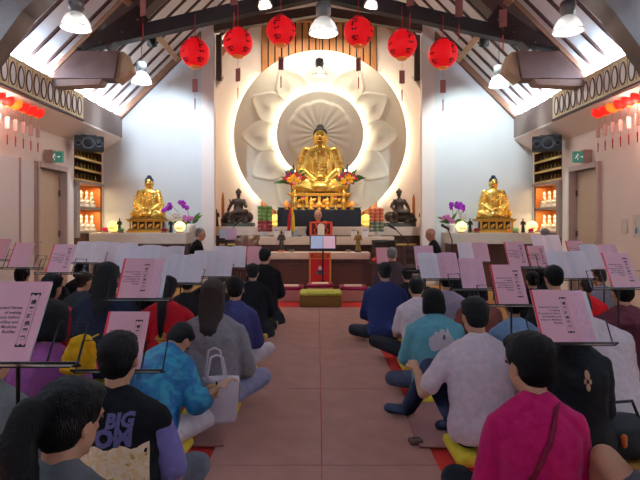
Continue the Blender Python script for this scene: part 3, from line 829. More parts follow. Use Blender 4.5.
# glowing disc with lotus petals
CERA = mat('glazed_cream_ceramic', (240, 236, 220), .22, 0, .02, 4, coat=.4)
DC = Vector((.05, 12.85, 3.49))
disc = thing('lotus_disc', DC, 'great round white disc with lotus petals, lit from behind, on the back wall', 'wall disc')
def ringdisc(ri, ro, y0, y1, n=96):
    b = NB()
    bev = .015
    prof = [(ri, y1), (ri, y0+bev), (ri+bev, y0), (ro-bev, y0), (ro, y0+bev), (ro, y1)]
    rings = [[b.verts.new((r*math.cos(2*PI*k/n), y, r*math.sin(2*PI*k/n))) for k in range(n)] for r, y in prof]
    for p, q in zip(rings, rings[1:]+rings[:1]):
        for k in range(n): b.faces.new((p[k], p[(k+1) % n], q[(k+1) % n], q[k]))
    return b
mk('outer_disc', ringdisc(.55, 2.14, 0, .08), CERA, disc, True)
def petal(ang):
    """a raised almond dish: flat base, curled rim with a pointed tip, raised bud in the middle"""
    b = NB(); NR, NA = 12, 40
    L, W = .46, .41; rc = 1.42
    rows = []
    for i in range(NR+1):
        t_ = i/NR; row = []
        for k in range(NA):
            a = 2*PI*k/NA
            x = math.cos(a)          # towards the tip
            z = math.sin(a)
            sx = L*.92*(x + (.12*max(0, x)**6)); sz = W*z*(1-.10*x)*(1-.18*max(0, x)**3)
            if x > .8: sx += .06*(x-.8)/.2
            h = .05*(t_**3) if t_ < .93 else .05*(.93**3)*(1-(t_-.93)/.07)
            h += .032*math.exp(-(t_/.35)**2)+.012
            row.append(b.verts.new((rc+sx*t_, -h, sz*t_)))
        rows.append(row)
    for p, q in zip(rows, rows[1:]):
        for k in range(NA): b.faces.new((p[k], p[(k+1) % NA], q[(k+1) % NA], q[k]))
    bmesh.ops.remove_doubles(b, verts=b.verts, dist=.0005)
    bmesh.ops.transform(b, matrix=Matrix.Rotation(-ang, 4, 'Y'), verts=b.verts)
    return b
for i in range(12):
    mk('petal', petal(R(90+30*i)), CERA, disc, True, loc=(0, -.005, 0))
# inner disc with a fluted flower in relief, standing proud of the outer one
b = NB(); n = 120; NR = 30; rows = []
RI = 1.07
for i in range(NR+1):
    r = RI*i/NR; row = []
    for k in range(n):
        a = 2*PI*k/n
        h = 0
        rf = r/.80
        edge = .98+.05*abs(math.sin(a*5))
        if rf < edge:
            fl = abs(math.sin(a*10))
            h = .018*math.sin(min(1, rf/edge)*PI*.9)*(.5+.6*fl)+.028*min(1, (edge-rf)/.04)
        h += .012 if i < NR else 0
        row.append(b.verts.new((r*math.cos(a), -h, r*math.sin(a))))
    rows.append(row)
rows.append([b.verts.new((RI*math.cos(2*PI*k/n), .06, RI*math.sin(2*PI*k/n))) for k in range(n)])
for p, q in zip(rows, rows[1:]):
    for k in range(n): b.faces.new((p[k], p[(k+1) % n], q[(k+1) % n], q[k]))
bmesh.ops.remove_doubles(b, verts=b.verts, dist=.0005)
mk('inner_disc', b, CERA, disc, True, loc=(0, -.16, .03))
LED = mat('warm_led_strip', (255, 245, 225), .5, 0, 0, emit=(255, 240, 208), es=110)
LED2 = mat('warm_led_strip_inner', (255, 245, 225), .5, 0, 0, emit=(255, 240, 208), es=115)
for (r, y, z, m_) in ((2.00, .16, 0, LED), (1.02, -.115, .03, LED2)):
    b = NB(); tube(b, [(r*math.cos(2*PI*k/72), y, z+r*math.sin(2*PI*k/72)) for k in range(72)], .014, 6, True); mk('led_ring', b, m_, disc, True)
b = NB()
for k in range(6):
    a = R(30+60*k); box(b, (1.5*math.cos(a), .16, 1.5*math.sin(a)), (.06, .16, .06))
mk('wall_standoff', b, WOODM, disc)

# counters
def counter(nm, lb, x0, x1, y0, y1, top, th, low, m=COUNTER, inset=.10, lowm=CABWOOD, grp=None):
    t = thing(nm, ((x0+x1)/2, (y0+y1)/2, 0), lb, 'counter' if 'altar' in nm else 'table', grp)
    w_, d = x1-x0, y1-y0
    b = NB(); box(b, (0, 0, top-th/2), (w_, d, th), bev=.008); mk('worktop', b, m, t)
    b = NB(); box(b, (0, inset/2, (top-th)/2+low/2), (w_-.06-inset, d-inset, top-th-low)); mk('cabinet_body', b, lowm, t)
    return t
HA = 1.265
a1 = counter('altar_counter', 'long cream altar counter across the back under the golden Buddha', -2.55, 2.55, 11.80, 13.09, HA, .20, 0)
b = NB(); box(b, (0, -.56, .86), (4.5, .02, .04)); mk('gold_line', b, SHELFG, a1)
a2 = counter('altar_table', 'cream topped middle altar table behind the low front table', -1.44, 1.60, 10.92, 11.20, 1.06, .17, 0)
a3 = counter('offering_table', 'low dark wood offering table with cream top at the front', -.95, 1.02, 10.15, 10.62, .77, .13, 0, inset=.05)
for sx in (-1, 1):
    b = NB(); box(b, (sx*.47, -.19, .33), (.72, .02, .44), bev=.004); pn = mk('front_panel', b, mat('mahogany_front', (84, 46, 38), .4, 0, .12, 6, stretch=(4, 4, .7)), a3)
    b = NB(); box(b, (sx*.47, -.205, .52), (.18, .015, .015)); mk('recessed_pull', b, BLACKM, pn)
for e, lb in ((-1, 'cream topped side altar counter in the left corner'), (1, 'cream topped side altar counter in the right corner')):
    x0, x1 = sorted((e*2.73, e*4.74))
    counter('side_altar_counter', lb, x0, x1, 10.75, 11.49, 1.145, .23, 0, m=mat('pale_grey_stone', (200, 190, 180), .5, 0, .04), grp='side altar counters')

# black plinth + golden pedestal
t = thing('black_plinth', (.03, 12.2, HA), 'black box plinth under the golden Buddha pedestal', 'plinth')
b = NB(); box(b, (0, .06, .215), (1.9, .50, .43), bev=.008); mk('plinth_body', b, mat('black_lacquer', (24, 23, 26), .3, 0, .05), t)
b = NB(); box(b, (0, .06, .438), (1.94, .54, .016), bev=.006); mk('plinth_top', b, mat('black_lacquer', (24, 23, 26), .3, 0, .05), t)
b = NB(); box(b, (0, -.255, .195), (1.92, .125, .39), bev=.006); mk('plinth_step', b, mat('black_lacquer', (24, 23, 26), .3, 0, .05), t)
PZ = HA+.447
def pedestal(loc, lb, w, h, d, z0grp='gilded pedestals'):
    t = thing('gilded_pedestal', loc, lb, 'pedestal', z0grp)
    def bx(c, s, nm, m, bv=.006, par=None):
        b = NB(); box(b, c, s, bev=min(bv, min(s)*.3)); return mk(nm, b, m, par or t)
    bx((0, 0, h*.07), (w, d, h*.14), 'foot_slab', GOLDW)
    bx((0, 0, h*.20), (w*.92, d*.92, h*.12), 'foot_step', GOLDD)
    bx((0, 0, h*.49), (w*.72, d*.72, h*.46), 'core', mat('dark_carved_core', (58, 38, 26), .5, .2, .3, 30, .4, 50))
    for i in range(5):
        x = -w*.40+w*.20*i
        bx((x, -d*.40, h*.49), (w*.045, d*.06, h*.46), 'post', GOLDW, .004)
    for i in range(4):
        x = -w*.30+w*.20*i
        b = NB(); ball(b, (x, -d*.40, h*.44), (w*.045, d*.04, h*.10), 10, 8); ball(b, (x+w*.03, -d*.40, h*.53), (w*.025, d*.03, h*.06), 8, 6); ball(b, (x-w*.03, -d*.40, h*.36), (w*.03, d*.03, h*.05), 8, 6)
        mk('carving', b, GOLDW, t, True)
    bx((0, 0, h*.77), (w*.94, d*.94, h*.10), 'cornice', GOLDW)
    bx((0, 0, h*.86), (w*1.02, d*1.0, h*.08), 'cornice_lip', GOLDW)
    bx((0, 0, h*.945), (w*.82, d*.86, h*.08), 'top_slab', mat('dark_gilded_top', (86, 66, 34), .4, .5, .3, 30, .3, 50))
    for i in range(14):
        b = NB(); x = -w*.38+w*.76*i/13; ball(b, (x, -d*.44, h*.95), (w*.026, d*.03, h*.045), 8, 6); mk('lotus_bead', b, GOLDD, t, True)
    return t
pedestal((.03, 12.27, PZ), 'wide gilded pedestal with posts under the large central Buddha', 1.46, .37, .46)

HB = mat('dark_blue_hair', (38, 42, 62), .5, 0, .2, 60, .8, 90)
HBK = mat('black_statue_hair', (22, 20, 20), .5, 0, .2, 60, .8, 90)
def grow(v):
    v.co = Vector((v.co.x*1.28, (v.co.y-.02)*1.28+.02, .655+(v.co.z-.655)*1.24-.03*min(1, (v.co.z-.655)/.03)))
def buddha(loc, lb, s, hairm, name='golden_buddha_statue', m=GOLD, lean=0):
    """unit height 1.0 (lap to top of the head)"""
    t = thing(name, loc, lb, 'statue', 'golden seated Buddha statues')
    b = NB()
    # crossed legs under robe: two thighs and shins
    loft(b, [((0, .02, 0), .36, .22), ((0, .02, .05), .37, .23), ((0, .02, .11), .30, .19), ((0, .03, .17), .2, .14)], 28)
    for e in (-1, 1):
        cap(b, (e*.12, .03, .10), (e*.29, -.07, .085), .10, .085, 14); cap(b, (e*.29, -.07, .08), (-e*.06, -.17, .07), .082, .06, 14)
        cap(b, (-e*.02, -.15, .12), (-e*.20, -.14, .13), .04, .03, 10)
    loft(b, [((0, .03, .08), .19, .15), ((0, .03, .22), .165, .125), ((0, .025, .34), .18, .13), ((0, .02, .46), .205, .13), ((0, .02, .54), .20, .115), ((0, .02, .585), .15, .09), ((0, .02, .61), .075, .07), ((0, .02, .66), .065, .065)], 28)
    for e in (-1, 1):
        sh, el, wr = Vector((e*.185, .02, .53)), Vector((e*.25, -.0, .28)), Vector((e*.09, -.16, .145))
        cap(b, sh, el, .072, .082, 14); cap(b, el, wr, .075, .045, 14)
        cap(b, wr, (-e*.01, -.19, .165), .035, .028, 10)
        for f in range(4): cap(b, (e*.03, -.18-.014*f, .175+.006*f), (-e*.045, -.185-.014*f, .172+.006*f), .012, .009, 8)
        cap(b, (e*.04, -.17, .19), (e*.005, -.185, .215), .012, .009, 8)
        # hanging sleeve
        loft(b, [((e*.25, .0, .30), .055, .10), ((e*.26, .0, .18), .06, .12), ((e*.26, -.01, .10), .05, .10)], 14)
        ball(b, (e*.066, .03, .735), (.014, .018, .045), 10, 8)
        ball(b, (e*.064, .03, .69), (.010, .012, .028), 10, 8)
    ball(b, (0, .015, .745), (.068, .078, .092), 24, 16); ball(b, (0, .0, .70), (.05, .06, .055), 18, 12)
    cap(b, (0, -.064, .755), (0, -.078, .73), .006, .010, 8)
    # robe folds sweeping across chest, arms and lap
    for i in range(6):
        a = .09+.03*i
        tube(b, [(-.17+.01*i, -.06, .50-.02*i), (-.09, -.112-.002*i, .40-.035*i), (0, -.128, .355-.04*i), (.09, -.112, .38-.04*i), (.15, -.09, .46-.03*i)], .009, 6)
    tube(b, [(-.06, -.045, .60), (-.045, -.105, .50), (-.02, -.12, .40), (-.01, -.125, .30)], .012, 6)
    tube(b, [(.06, -.045, .60), (.075, -.1, .50), (.09, -.115, .40), (.10, -.11, .28)], .012, 6)
    for e in (-1, 1):
        for i in range(4):
            tube(b, [(e*(.10+.05*i), -.20+.025*i, .03+.02*i), (e*(.22+.03*i), -.165+.03*i, .06+.03*i), (e*(.30+.015*i), -.08+.04*i, .10+.025*i)], .009, 6)
            tube(b, [(e*.215, -.055, .48-.045*i), (e*.27, -.075, .44-.05*i), (e*.31, -.03, .43-.05*i)], .008, 6)
    for v in b.verts:
        if v.co.z > .655: grow(v)
    me = fuse(b, .0085, 2, .45)
    mk('statue_body', me, m, t, True)
    b = NB(); ball(b, (0, .03, .775), (.073, .08, .078), 24, 14); ball(b, (0, .06, .74), (.064, .06, .07), 20, 12); ball(b, (0, .03, .845), (.04, .042, .036), 16, 10)
    for v in b.verts: grow(v)
    me = fuse(b, .008, 2, .4); mk('curled_hair', me, hairm, t, True)
    b = NB(); cap(b, (-.014, -.060, .707), (.014, -.060, .707), .006, .006, 8); [grow(v) for v in b.verts]; mk('lips', b, mat('statue_red_lips', (200, 50, 40), .4, .2, 0), t, True)
    for e in (-1, 1):
        b = NB(); cap(b, (e*.016, -.064, .752), (e*.038, -.056, .752), .004, .004, 6); [grow(v) for v in b.verts]; mk('eye_line', b, EYE, t, True)
    t.scale = (s, s*.8, s)
    return t
Sc = (192-125.5)*12.27/520/.88
buddha((.05, 12.27, PZ+.365), 'large golden seated Buddha with black hair in the centre of the disc', Sc, HBK)
SL = 43*11.1/520/.905
for e, px in ((-1, 148.5), (1, 494)):
    X = (px-318)*11.15/520
    pd = pedestal((X, 11.15, 1.147), 'small gilded pedestal under the %s golden Buddha on the side altar' % ('left' if e < 0 else 'right'), .82, .32, .42)
    buddha((X, 11.17, 1.147+.315), 'smaller golden seated Buddha with dark blue hair on the %s side altar' % ('left' if e < 0 else 'right'), SL, HB)

# bronze bodhisattvas on beasts
def bodhi(px, e, lb, Y=12.15):
    X = (px-318)*Y/520
    t = thing('bronze_statue', (X, Y, HA+.002), lb, 'statue', 'bronze seated statues')
    b = NB(); box(b, (0, 0, .045), (.74, .36, .09), bev=.012); mk('statue_base', b, mat('green_grey_bronze', (84, 88, 80), .5, .5, .2), t)
    b = NB()
    # beast lying, head towards -e*x
    cap(b, (-.22, 0, .23), (.22, 0, .22), .125, .13, 16)
    hx = -e*-.27
    ball(b, (hx, -.03, .20), (.11, .12, .12)); ball(b, (hx*1.25, -.07, .15), (.07, .07, .06))
    for s_ in (-1, 1):
        cap(b, (.18*s_, -.08, .17), (.20*s_, -.15, .11), .06, .045); cap(b, (.20*s_, -.15, .115), (.12*s_, -.17, .105), .04, .035)
        ball(b, (hx*1.05, -.09*s_*.5-.03, .29), (.03, .02, .035))
    for i in range(7): ball(b, (hx*.85+.02*math.cos(i), -.03+.09*math.sin(i), .22+.07*math.cos(i*1.7)), .04, 8, 6)
    # rider
    loft(b, [((0, 0, .30), .17, .13), ((0, 0, .38), .12, .10), ((0, 0, .48), .105, .075), ((0, 0, .58), .13, .08), ((0, 0, .635), .10, .06), ((0, 0, .66), .04, .04), ((0, 0, .70), .035, .035)], 20)
    cap(b, (.05, -.02, .34), (.19, -.12, .34), .075, .06); cap(b, (.19, -.12, .34), (.0, -.17, .33), .055, .045)
    cap(b, (-.06, -.05, .34), (-.10, -.17, .30), .07, .06); cap(b, (-.10, -.17, .30), (-.08, -.17, .14), .055, .04); cap(b, (-.08, -.17, .14), (-.08, -.22, .11), .035, .03)
    for s_ in (-1, 1):
        if s_ == (-1 if e < 0 else 1)*1:
            cap(b, (s_*.12, 0, .60), (s_*.19, -.03, .48), .045, .04); cap(b, (s_*.19, -.03, .48), (s_*.23, -.10, .37), .038, .028)
        else:
            cap(b, (s_*.12, 0, .60), (s_*.18, -.03, .47), .045, .04); cap(b, (s_*.18, -.03, .47), (s_*.15, -.13, .50 if e < 0 else .40), .035, .028)
    if e < 0: cap(b, (-.16, -.13, .50), (-.18, -.13, .62), .012, .02, 8)
    ball(b, (0, -.005, .755), (.052, .058, .068)); cap(b, (0, -.06, .76), (0, -.068, .745), .006, .009, 8)
    me = fuse(b, .009, 2, .4); mk('statue_body', me, BRONZE, t, True)
    b = NB(); lathe(b, [(.06, .785), (.065, .80), (.055, .83), (.03, .87), (.012, .895)], n=14)
    for i in range(5): cap(b, (.055*math.cos(PI+PI*i/4), .055*math.sin(PI+PI*i/4), .79), (.06*math.cos(PI+PI*i/4), .06*math.sin(PI+PI*i/4), .845), .016, .006, 8)
    mk('crown', b, BRONZE, t, True)
bodhi(238.5, -1, 'dark bronze crowned statue riding a beast on the altar left of the disc')
bodhi(399, 1, 'dark bronze crowned statue riding a beast on the altar right of the disc')

def standing_fig(loc, lb, h, m, name='small_statue', base=None, grp='small standing statues', rz=0):
    t = thing(name, loc, lb, 'statue', grp, rz=rz)
    b = NB(); lathe(b, [(.16, 0), (.17, .03), (.15, .06), (.13, .08)], n=14); mk('base', b, base or m, t, True)
    b = NB()
    loft(b, [((0, 0, .07), .13, .11), ((0, 0, .2), .115, .10), ((0, 0, .4), .10, .08), ((0, 0, .55), .09, .07), ((0, 0, .70), .125, .08), ((0, 0, .77), .09, .06), ((0, 0, .80), .035, .035), ((0, 0, .84), .035, .035)], 14)
    ball(b, (0, 0, .885), (.05, .052, .065), 12, 10); ball(b, (0, 0, .955), (.035, .035, .035), 10, 8)
    for s_ in (-1, 1):
        cap(b, (s_*.11, 0, .73), (s_*.16, -.04, .56), .045, .04, 10); cap(b, (s_*.16, -.04, .56), (s_*.04, -.12, .60), .035, .025, 10)
    tube(b, [(.10, -.10, .15), (.12, -.11, .9)], .012, 6)
    mk('figure', fuse(b, .016, 2, .4), m, t, True)
    t.scale = (h,)*3
    return t
standing_fig((at(216.5, 223, 12.2).x, 12.2, HA+.002), 'dark bronze standing statue half hidden at the left end of the back counter', .42, BRONZE)
standing_fig((at(422, 223, 12.2).x, 12.2, HA+.002), 'dark bronze standing statue at the right end of the back counter', .42, BRONZE)
DKW = mat('dark_figure_wood', (66, 52, 40), .5, .2, .3, 30, .3, 60)
standing_fig((at(281.5, 252, 10.35).x, 10.35, .772), 'dark helmeted warrior statuette on an orange base, left on the front table', .44, DKW, base=mat('orange_base', (214, 120, 80), .5))
standing_fig((at(358, 252, 10.35).x, 10.35, .772), 'aged gold warrior statuette on the right of the front table', .44, GOLDD, base=DKW)
# wooden staves (orange) each side
for px, top, lb in ((222.5, 188, 'tall orange joss column left of the left bronze statue'), (414, 190, 'tall orange joss column right of the right bronze statue')):
    p = at(px, 223, 12.2); h = (223-top)*12.2/520
    t = thing('joss_column', (p.x, 12.25, HA+.002), lb, 'column', 'orange joss columns')
    m_ = mat('orange_wax', (204, 122, 62), .5, 0, .1, 20)
    b = NB(); lathe(b, [(.045, 0), (.045, .18), (.035, .2)], n=14); mk('holder', b, DKW, t, True)
    b = NB(); lathe(b, [(.042, .18)]+[(.040-.006*(i % 2), .22+i*.035) for i in range(int((h-.3)/.035))]+[(.022, h-.06), (.003, h)], n=12); mk('shaft', b, m_, t, True)

# towers of offering jars
def tower(px, top, lb0, cols, Y=11.3):
    X = (px-318)*Y/520; zt = HZ+(223-top)*Y/520; zb = 1.062
    st = thing('tower_stand', (X, Y, zb), 'small stand under the %s' % lb0, 'stand', 'tower stands')
    hs = .10
    b = NB(); lathe(b, [(.10, 0), (.10, .015), (.03, .03), (.03, hs-.02), (.16, hs-.005), (.16, hs)], n=20); mk('stand_base', b, mat('clear_acrylic', (220, 225, 225), .2, 0, 0), st, True)
    n = 7; ph = (zt-zb-hs)/n
    for i in range(n):
        m_ = cols[0] if i >= (3 if px < 300 else 3) else cols[1]
        for k in range(3):
            for j in (0, 1):
                x = X-.105+.105*k; y = Y-.055+.11*j
                rn = ('bottom', 'second', 'third', 'fourth', 'fifth', 'sixth', 'top')[i]; kn = ('left', 'middle', 'right')[k]
                lb = '%s packet, %s tier, %s column, %s row of the %s' % (m_.name.split('_')[0], rn, kn, ('front', 'back')[j], lb0)
                loc = (x, y, zb+hs+ph*i+.001)
                key = (m_.name, round(ph, 4))
                if key not in TW:
                    t = thing('offering_packet', loc, lb, 'offering', 'packets of the '+lb0)
                    b = NB(); lathe(b, [(.036, 0), (.050, .012), (.051, ph*.55), (.042, ph*.72)], n=14); mk('packet_body', b, m_, t, True)
                    b = NB(); lathe(b, [(.044, ph*.70), (.048, ph*.76), (.046, ph*.93), (.03, ph-.002)], n=14); mk('packet_lid', b, mat(m_.name+'_lid', cols[2] if m_ is cols[0] else cols[3], .3, 0, .1), t, True)
                    TW[key] = t
                else: dup(TW[key], loc, lb, 'packets of the '+lb0)
TW = {}
tower(265, 206, 'green and maroon offering tower', (mat('green_offering_wrap', (104, 150, 76), .35, 0, .25, 30), mat('maroon_offering_wrap', (134, 40, 52), .35, 0, .25, 30), (150, 185, 120), (170, 80, 86)))
tower(376.5, 208, 'orange and olive offering tower', (mat('orange_offering_wrap', (206, 100, 62), .35, 0, .25, 30), mat('olive_offering_wrap', (96, 104, 82), .35, 0, .25, 30), (232, 150, 110), (150, 158, 135)))

# glowing lamps
LMP = mat('glowing_amber_glass', (255, 214, 120), .3, 0, 0, emit=(255, 196, 90), es=1.6)
LMPW = mat('glowing_cream_glass', (255, 240, 190), .3, 0, 0, emit=(255, 226, 150), es=1.4)
def glowlamp(px, py, Y, zb, r, lb, m=LMP, power=2):
    X = (px-318)*Y/520
    t = thing('altar_lamp', (X, Y, zb), lb, 'lamp', 'round glowing altar lamps')
    b = NB(); lathe(b, [(r*.6, 0), (r*.65, r*.1), (r*.4, r*.22)], n=18); mk('lamp_base', b, GOLDW, t, True)
    b = NB(); ball(b, (0, 0, r*1.1), (r, r, r*.95), 20, 14); mk('lamp_globe', b, m, t, True)
    b = NB()
    for i in range(5): cap(b, ((i-2)*r*.22, -r*.96, r*.75), ((i-2)*r*.34, -r*.98, r*1.15-abs(i-2)*r*.12), r*.09, r*.03, 8)
    mk('lotus_motif', b, mat('orange_lotus_motif', (206, 110, 50), .5, 0, 0, emit=(220, 100, 30), es=.4), t, True)
glowlamp(275.5, 217, 12.15, HA+.002, .14, 'amber glowing round lamp left of the black plinth')
glowlamp(366, 217, 12.15, HA+.002, .14, 'amber glowing round lamp right of the black plinth')
glowlamp(180, 228, 10.9, 1.147, .115, 'glowing cream lamp with lotus motif beside the left orchids', LMPW)
glowlamp(461.5, 229, 10.9, 1.147, .115, 'glowing cream lamp with lotus motif beside the right orchid pot', LMPW)
glowlamp(113.5, 226, 11.05, 1.147, .12, 'pale yellow glowing lamp at the left end of the left side altar', mat('glowing_lime_glass', (245, 240, 150), .3, 0, 0, emit=(250, 240, 130), es=1.2))
glowlamp(532, 227, 11.05, 1.147, .12, 'pale glowing lamp near the right end of the right side altar', mat('glowing_pale_glass', (250, 235, 190), .3, 0, 0, emit=(255, 220, 150), es=1.2))

# small row on the plinth: golden cups, lotus lamps
seq = 'lvfclcfvl'
seqn = {'l': ('lotus_candle', 'orange lotus candle on a gold foot'), 'v': ('gold_vase', 'slim gold offering vase'), 'f': ('gold_cup', 'gold stemmed offering cup'), 'c': ('gold_urn', 'lidded gold urn')}
pl = {}
for i in range(9):
    px = 287+i*8.05; Y = 12.12; X = (px-318)*Y/520
    for rr, (yy, pz) in enumerate(((11.985, HA+.39),)):
        k = seq[i]
        lb = '%s, %s in the row along the black plinth' % (seqn[k][1], ('first', 'second', 'third', 'fourth', 'fifth (centre)', 'sixth', 'seventh', 'eighth', 'ninth')[i])
        t = thing(seqn[k][0], (X, yy-.04, pz+.002), lb, 'altar offering', 'gold altar pieces on the plinth')
        t.scale = (1.15,)*3
        b = NB()
        if k == 'l':
            lathe(b, [(.045, 0), (.05, .01), (.015, .03), (.012, .06), (.035, .08)], n=14); mk('foot', b, GOLDW, t, True)
            b = NB(); lathe(b, [(.035, .075), (.055, .10), (.045, .13), (.012, .16), (.002, .19)], n=10); mk('flame_cup', b, mat('orange_glow', (255, 150, 60), .4, 0, 0, emit=(255, 130, 40), es=1.0), t, True)
        elif k == 'v':
            lathe(b, [(.05, 0), (.055, .01), (.02, .05), (.045, .12), (.05, .17), (.018, .22), (.016, .27), (.04, .31)], n=16); mk('vase_body', b, GOLDW, t, True)
            b = NB(); lathe(b, [(.03, .31), (.05, .33), (.03, .37), (.005, .40)], n=12); mk('finial', b, GOLD, t, True)
        elif k == 'f':
            lathe(b, [(.05, 0), (.05, .012), (.014, .03), (.014, .12), (.03, .14), (.055, .20), (.058, .22)], n=16); mk('cup_body', b, GOLD, t, True)
            b = NB(); ball(b, (0, 0, .235), (.045, .045, .03)); mk('cup_fill', b, mat('red_fruit', (170, 50, 36), .5), t, True)
        else:
            lathe(b, [(.05, 0), (.06, .02), (.03, .04), (.05, .09), (.05, .14), (.03, .17)], n=16); mk('urn_body', b, GOLDW, t, True)
            b = NB(); lathe(b, [(.04, .165), (.035, .19), (.012, .21), (.012, .24), (.002, .26)], n=12); mk('urn_lid', b, GOLD, t, True)

# flower arrangements, orchids
LEAF = mat('dark_leaf', (70, 122, 62), .5, 0, .2); LEAFB = mat('bright_leaf', (96, 140, 60), .5, 0, .2)
def blossom(b, c, r, n=5, flat=.35):
    c = Vector(c)
    for i in range(n):
        a = 2*PI*i/n+random.random()
        ball(b, c+Vector((math.cos(a)*r*.55, -.01, math.sin(a)*r*.55)), (r*.5, r*flat, r*.5), 8, 6)
    ball(b, c+Vector((0, -r*.25, 0)), r*.25, 8, 6)
def leaf(b, p0, p1, w):
    p0 = Vector(p0); p1 = Vector(p1); m_ = (p0+p1)/2+Vector((0, 0, .12*(p1-p0).length))
    loft(b, [(p0, .003, w*.15), ((p0+m_)/2, .004, w*.8), (m_, .004, w), ((m_+p1)/2, .004, w*.7), (p1, .002, w*.06)], 8, up=(0.05, 1, .3))
def bouquet(loc, lb, e):
    rd = random.Random(5+e)
    t = thing('flower_arrangement', loc, lb, 'flowers', 'altar flower arrangements')
    b = NB(); lathe(b, [(.06, 0), (.065, .02), (.055, .12), (.07, .22), (.075, .24)], n=18); mk('vase', b, mat('grey_brown_vase', (112, 96, 74), .4, .2), t, True)
    b = NB()
    for i in range(34):
        a = rd.uniform(0, 2*PI); el = rd.uniform(-.1, 1.2); L = rd.uniform(.24, .42)
        leaf(b, (0, -.03, .24), (math.cos(a)*math.cos(el)*L*1.15, -.05-abs(math.sin(a))*math.cos(el)*L*.45, .26+math.sin(el)*L*1.05), .045)
    mk('foliage', b, LEAF, t, True)
    b = NB(); loft(b, [((0, 0, .30), .02, .02), ((0, 0, .5), .035, .03), ((0, 0, .66), .022, .02), ((0, 0, .74), .004, .004)], 8); mk('delphinium_spike', b, mat('blue_violet_flower', (92, 88, 140), .6, 0, .3, 60), t, True)
    for nm, col, r, spots in (('yellow_chrysanthemum', (246, 172, 30), .075, ((-.0, .40), (-.10*e, .30), (.08*e, .33))), ('red_carnation', (200, 30, 50), .042, ((.15, .44), (-.15, .42), (.06, .47), (-.05, .25), (.20*e, .36), (-.22*e, .38), (-.08, .48))), ('violet_statice', (104, 70, 140), .04, ((-.14, .47), (.12, .27), (-.04, .50))), ('pink_rose', (236, 160, 170), .045, ((-.12, .36), (.13, .38), (.02, .28)))):
        for x, z in spots:
            b = NB(); blossom(b, (x, -.13, z), r, 6, .6); mk(nm, b, mat(nm, col, .6, 0, .15, 50), t, True)
bouquet((at(293.5, 190, 12.15).x, 12.20, PZ+.30), 'mixed yellow and red flower arrangement left of the large Buddha', -1)
bouquet((at(347.5, 190, 12.15).x, 12.20, PZ+.30), 'mixed yellow and red flower arrangement right of the large Buddha', 1)
for px, lb in ((293.5, 'slim gilded stand under the left flower arrangement'), (347.5, 'slim gilded stand under the right flower arrangement')):
    t = thing('flower_stand', (at(px, 190, 12.15).x, 12.20, PZ+.002), lb, 'stand', 'flower stands')
    b = NB(); lathe(b, [(.07, 0), (.075, .02), (.03, .05), (.045, .12), (.03, .20), (.07, .27), (.075, .296)], n=16); mk('stand_column', b, GOLDW, t, True)

def orchid(loc, lb, sprays, leaves, col=(168, 40, 180), potc=(238, 236, 230)):
    t = thing('potted_orchid', loc, lb, 'orchid', 'potted orchids')
    b = NB(); lathe(b, [(.07, 0), (.08, .01), (.095, .15), (.10, .19), (.09, .19), (.08, .16)], n=22); mk('pot', b, mat('white_pot', potc, .3, 0, .02), t, True)
    for a_, l_, up_ in leaves:
        b = NB(); leaf(b, (0, 0, .17), (l_*math.cos(a_), -.06, .17+up_), .035); mk('leaf', b, LEAFB if up_ > .1 else LEAF, t, True)
    for sp, cl in sprays:
        b = NB(); tube(b, [(0, 0, .17)]+[(x, -.02, z) for x, z in sp], .006, 6); st = mk('flower_stem', b, LEAF, t, True)
        m_ = mat('orchid_%d_%d_%d' % cl, cl, .5, 0, .15, 40)
        x0, z0 = sp[-1]; x1, z1 = sp[-2]
        for i in range(7):
            f = i/6; x = x0*(1-f)+x1*f+random.uniform(-.05, .05); z = z0*(1-f)+z1*f+random.uniform(-.05, .04)
            b = NB(); blossom(b, (x, -.05+random.uniform(-.03, .03), z), random.uniform(.045, .06), 5, .3); mk('blossom', b, m_, st, True)
PUR = (160, 36, 176); PK = (196, 110, 170); DRY = (214, 200, 186)
orchid((at(191.5, 230, 10.95).x, 10.98, 1.147), 'purple orchid in a white pot at the inner end of the left side altar', [([(-.05, .35), (-.12, .56), (-.26, .62)], PUR) , ([(-.25, .40), (-.45, .60), (-.54, .46)], PUR), ([(-.06, .25), (-.10, .30), (-.02, .33)], PK), ([(-.2, .22), (-.35, .36), (-.42, .28)], DRY), ([(-.1, .22), (-.22, .38), (-.25, .28)], DRY)], [(0, .24, .20), (.1, .20, .26), (PI, .3, .08), (PI, .2, .02), (0, .16, .10), (PI, .42, .04)])
orchid((at(451, 230, 10.95).x, 10.98, 1.147), 'purple orchid in a white pot at the inner end of the right side altar', [([(.05, .35), (.02, .56), (.20, .60)], PUR), ([(.1, .40), (.2, .56), (.22, .48)], PUR), ([(-.06, .25), (-.14, .36), (.02, .28)], PK), ([(.2, .25), (.2, .4), (.24, .3)], (206, 204, 196))], [(PI, .30, .16), (PI, .26, .06), (0, .30, .10), (.1, .36, .04), (0, .12, .26)])

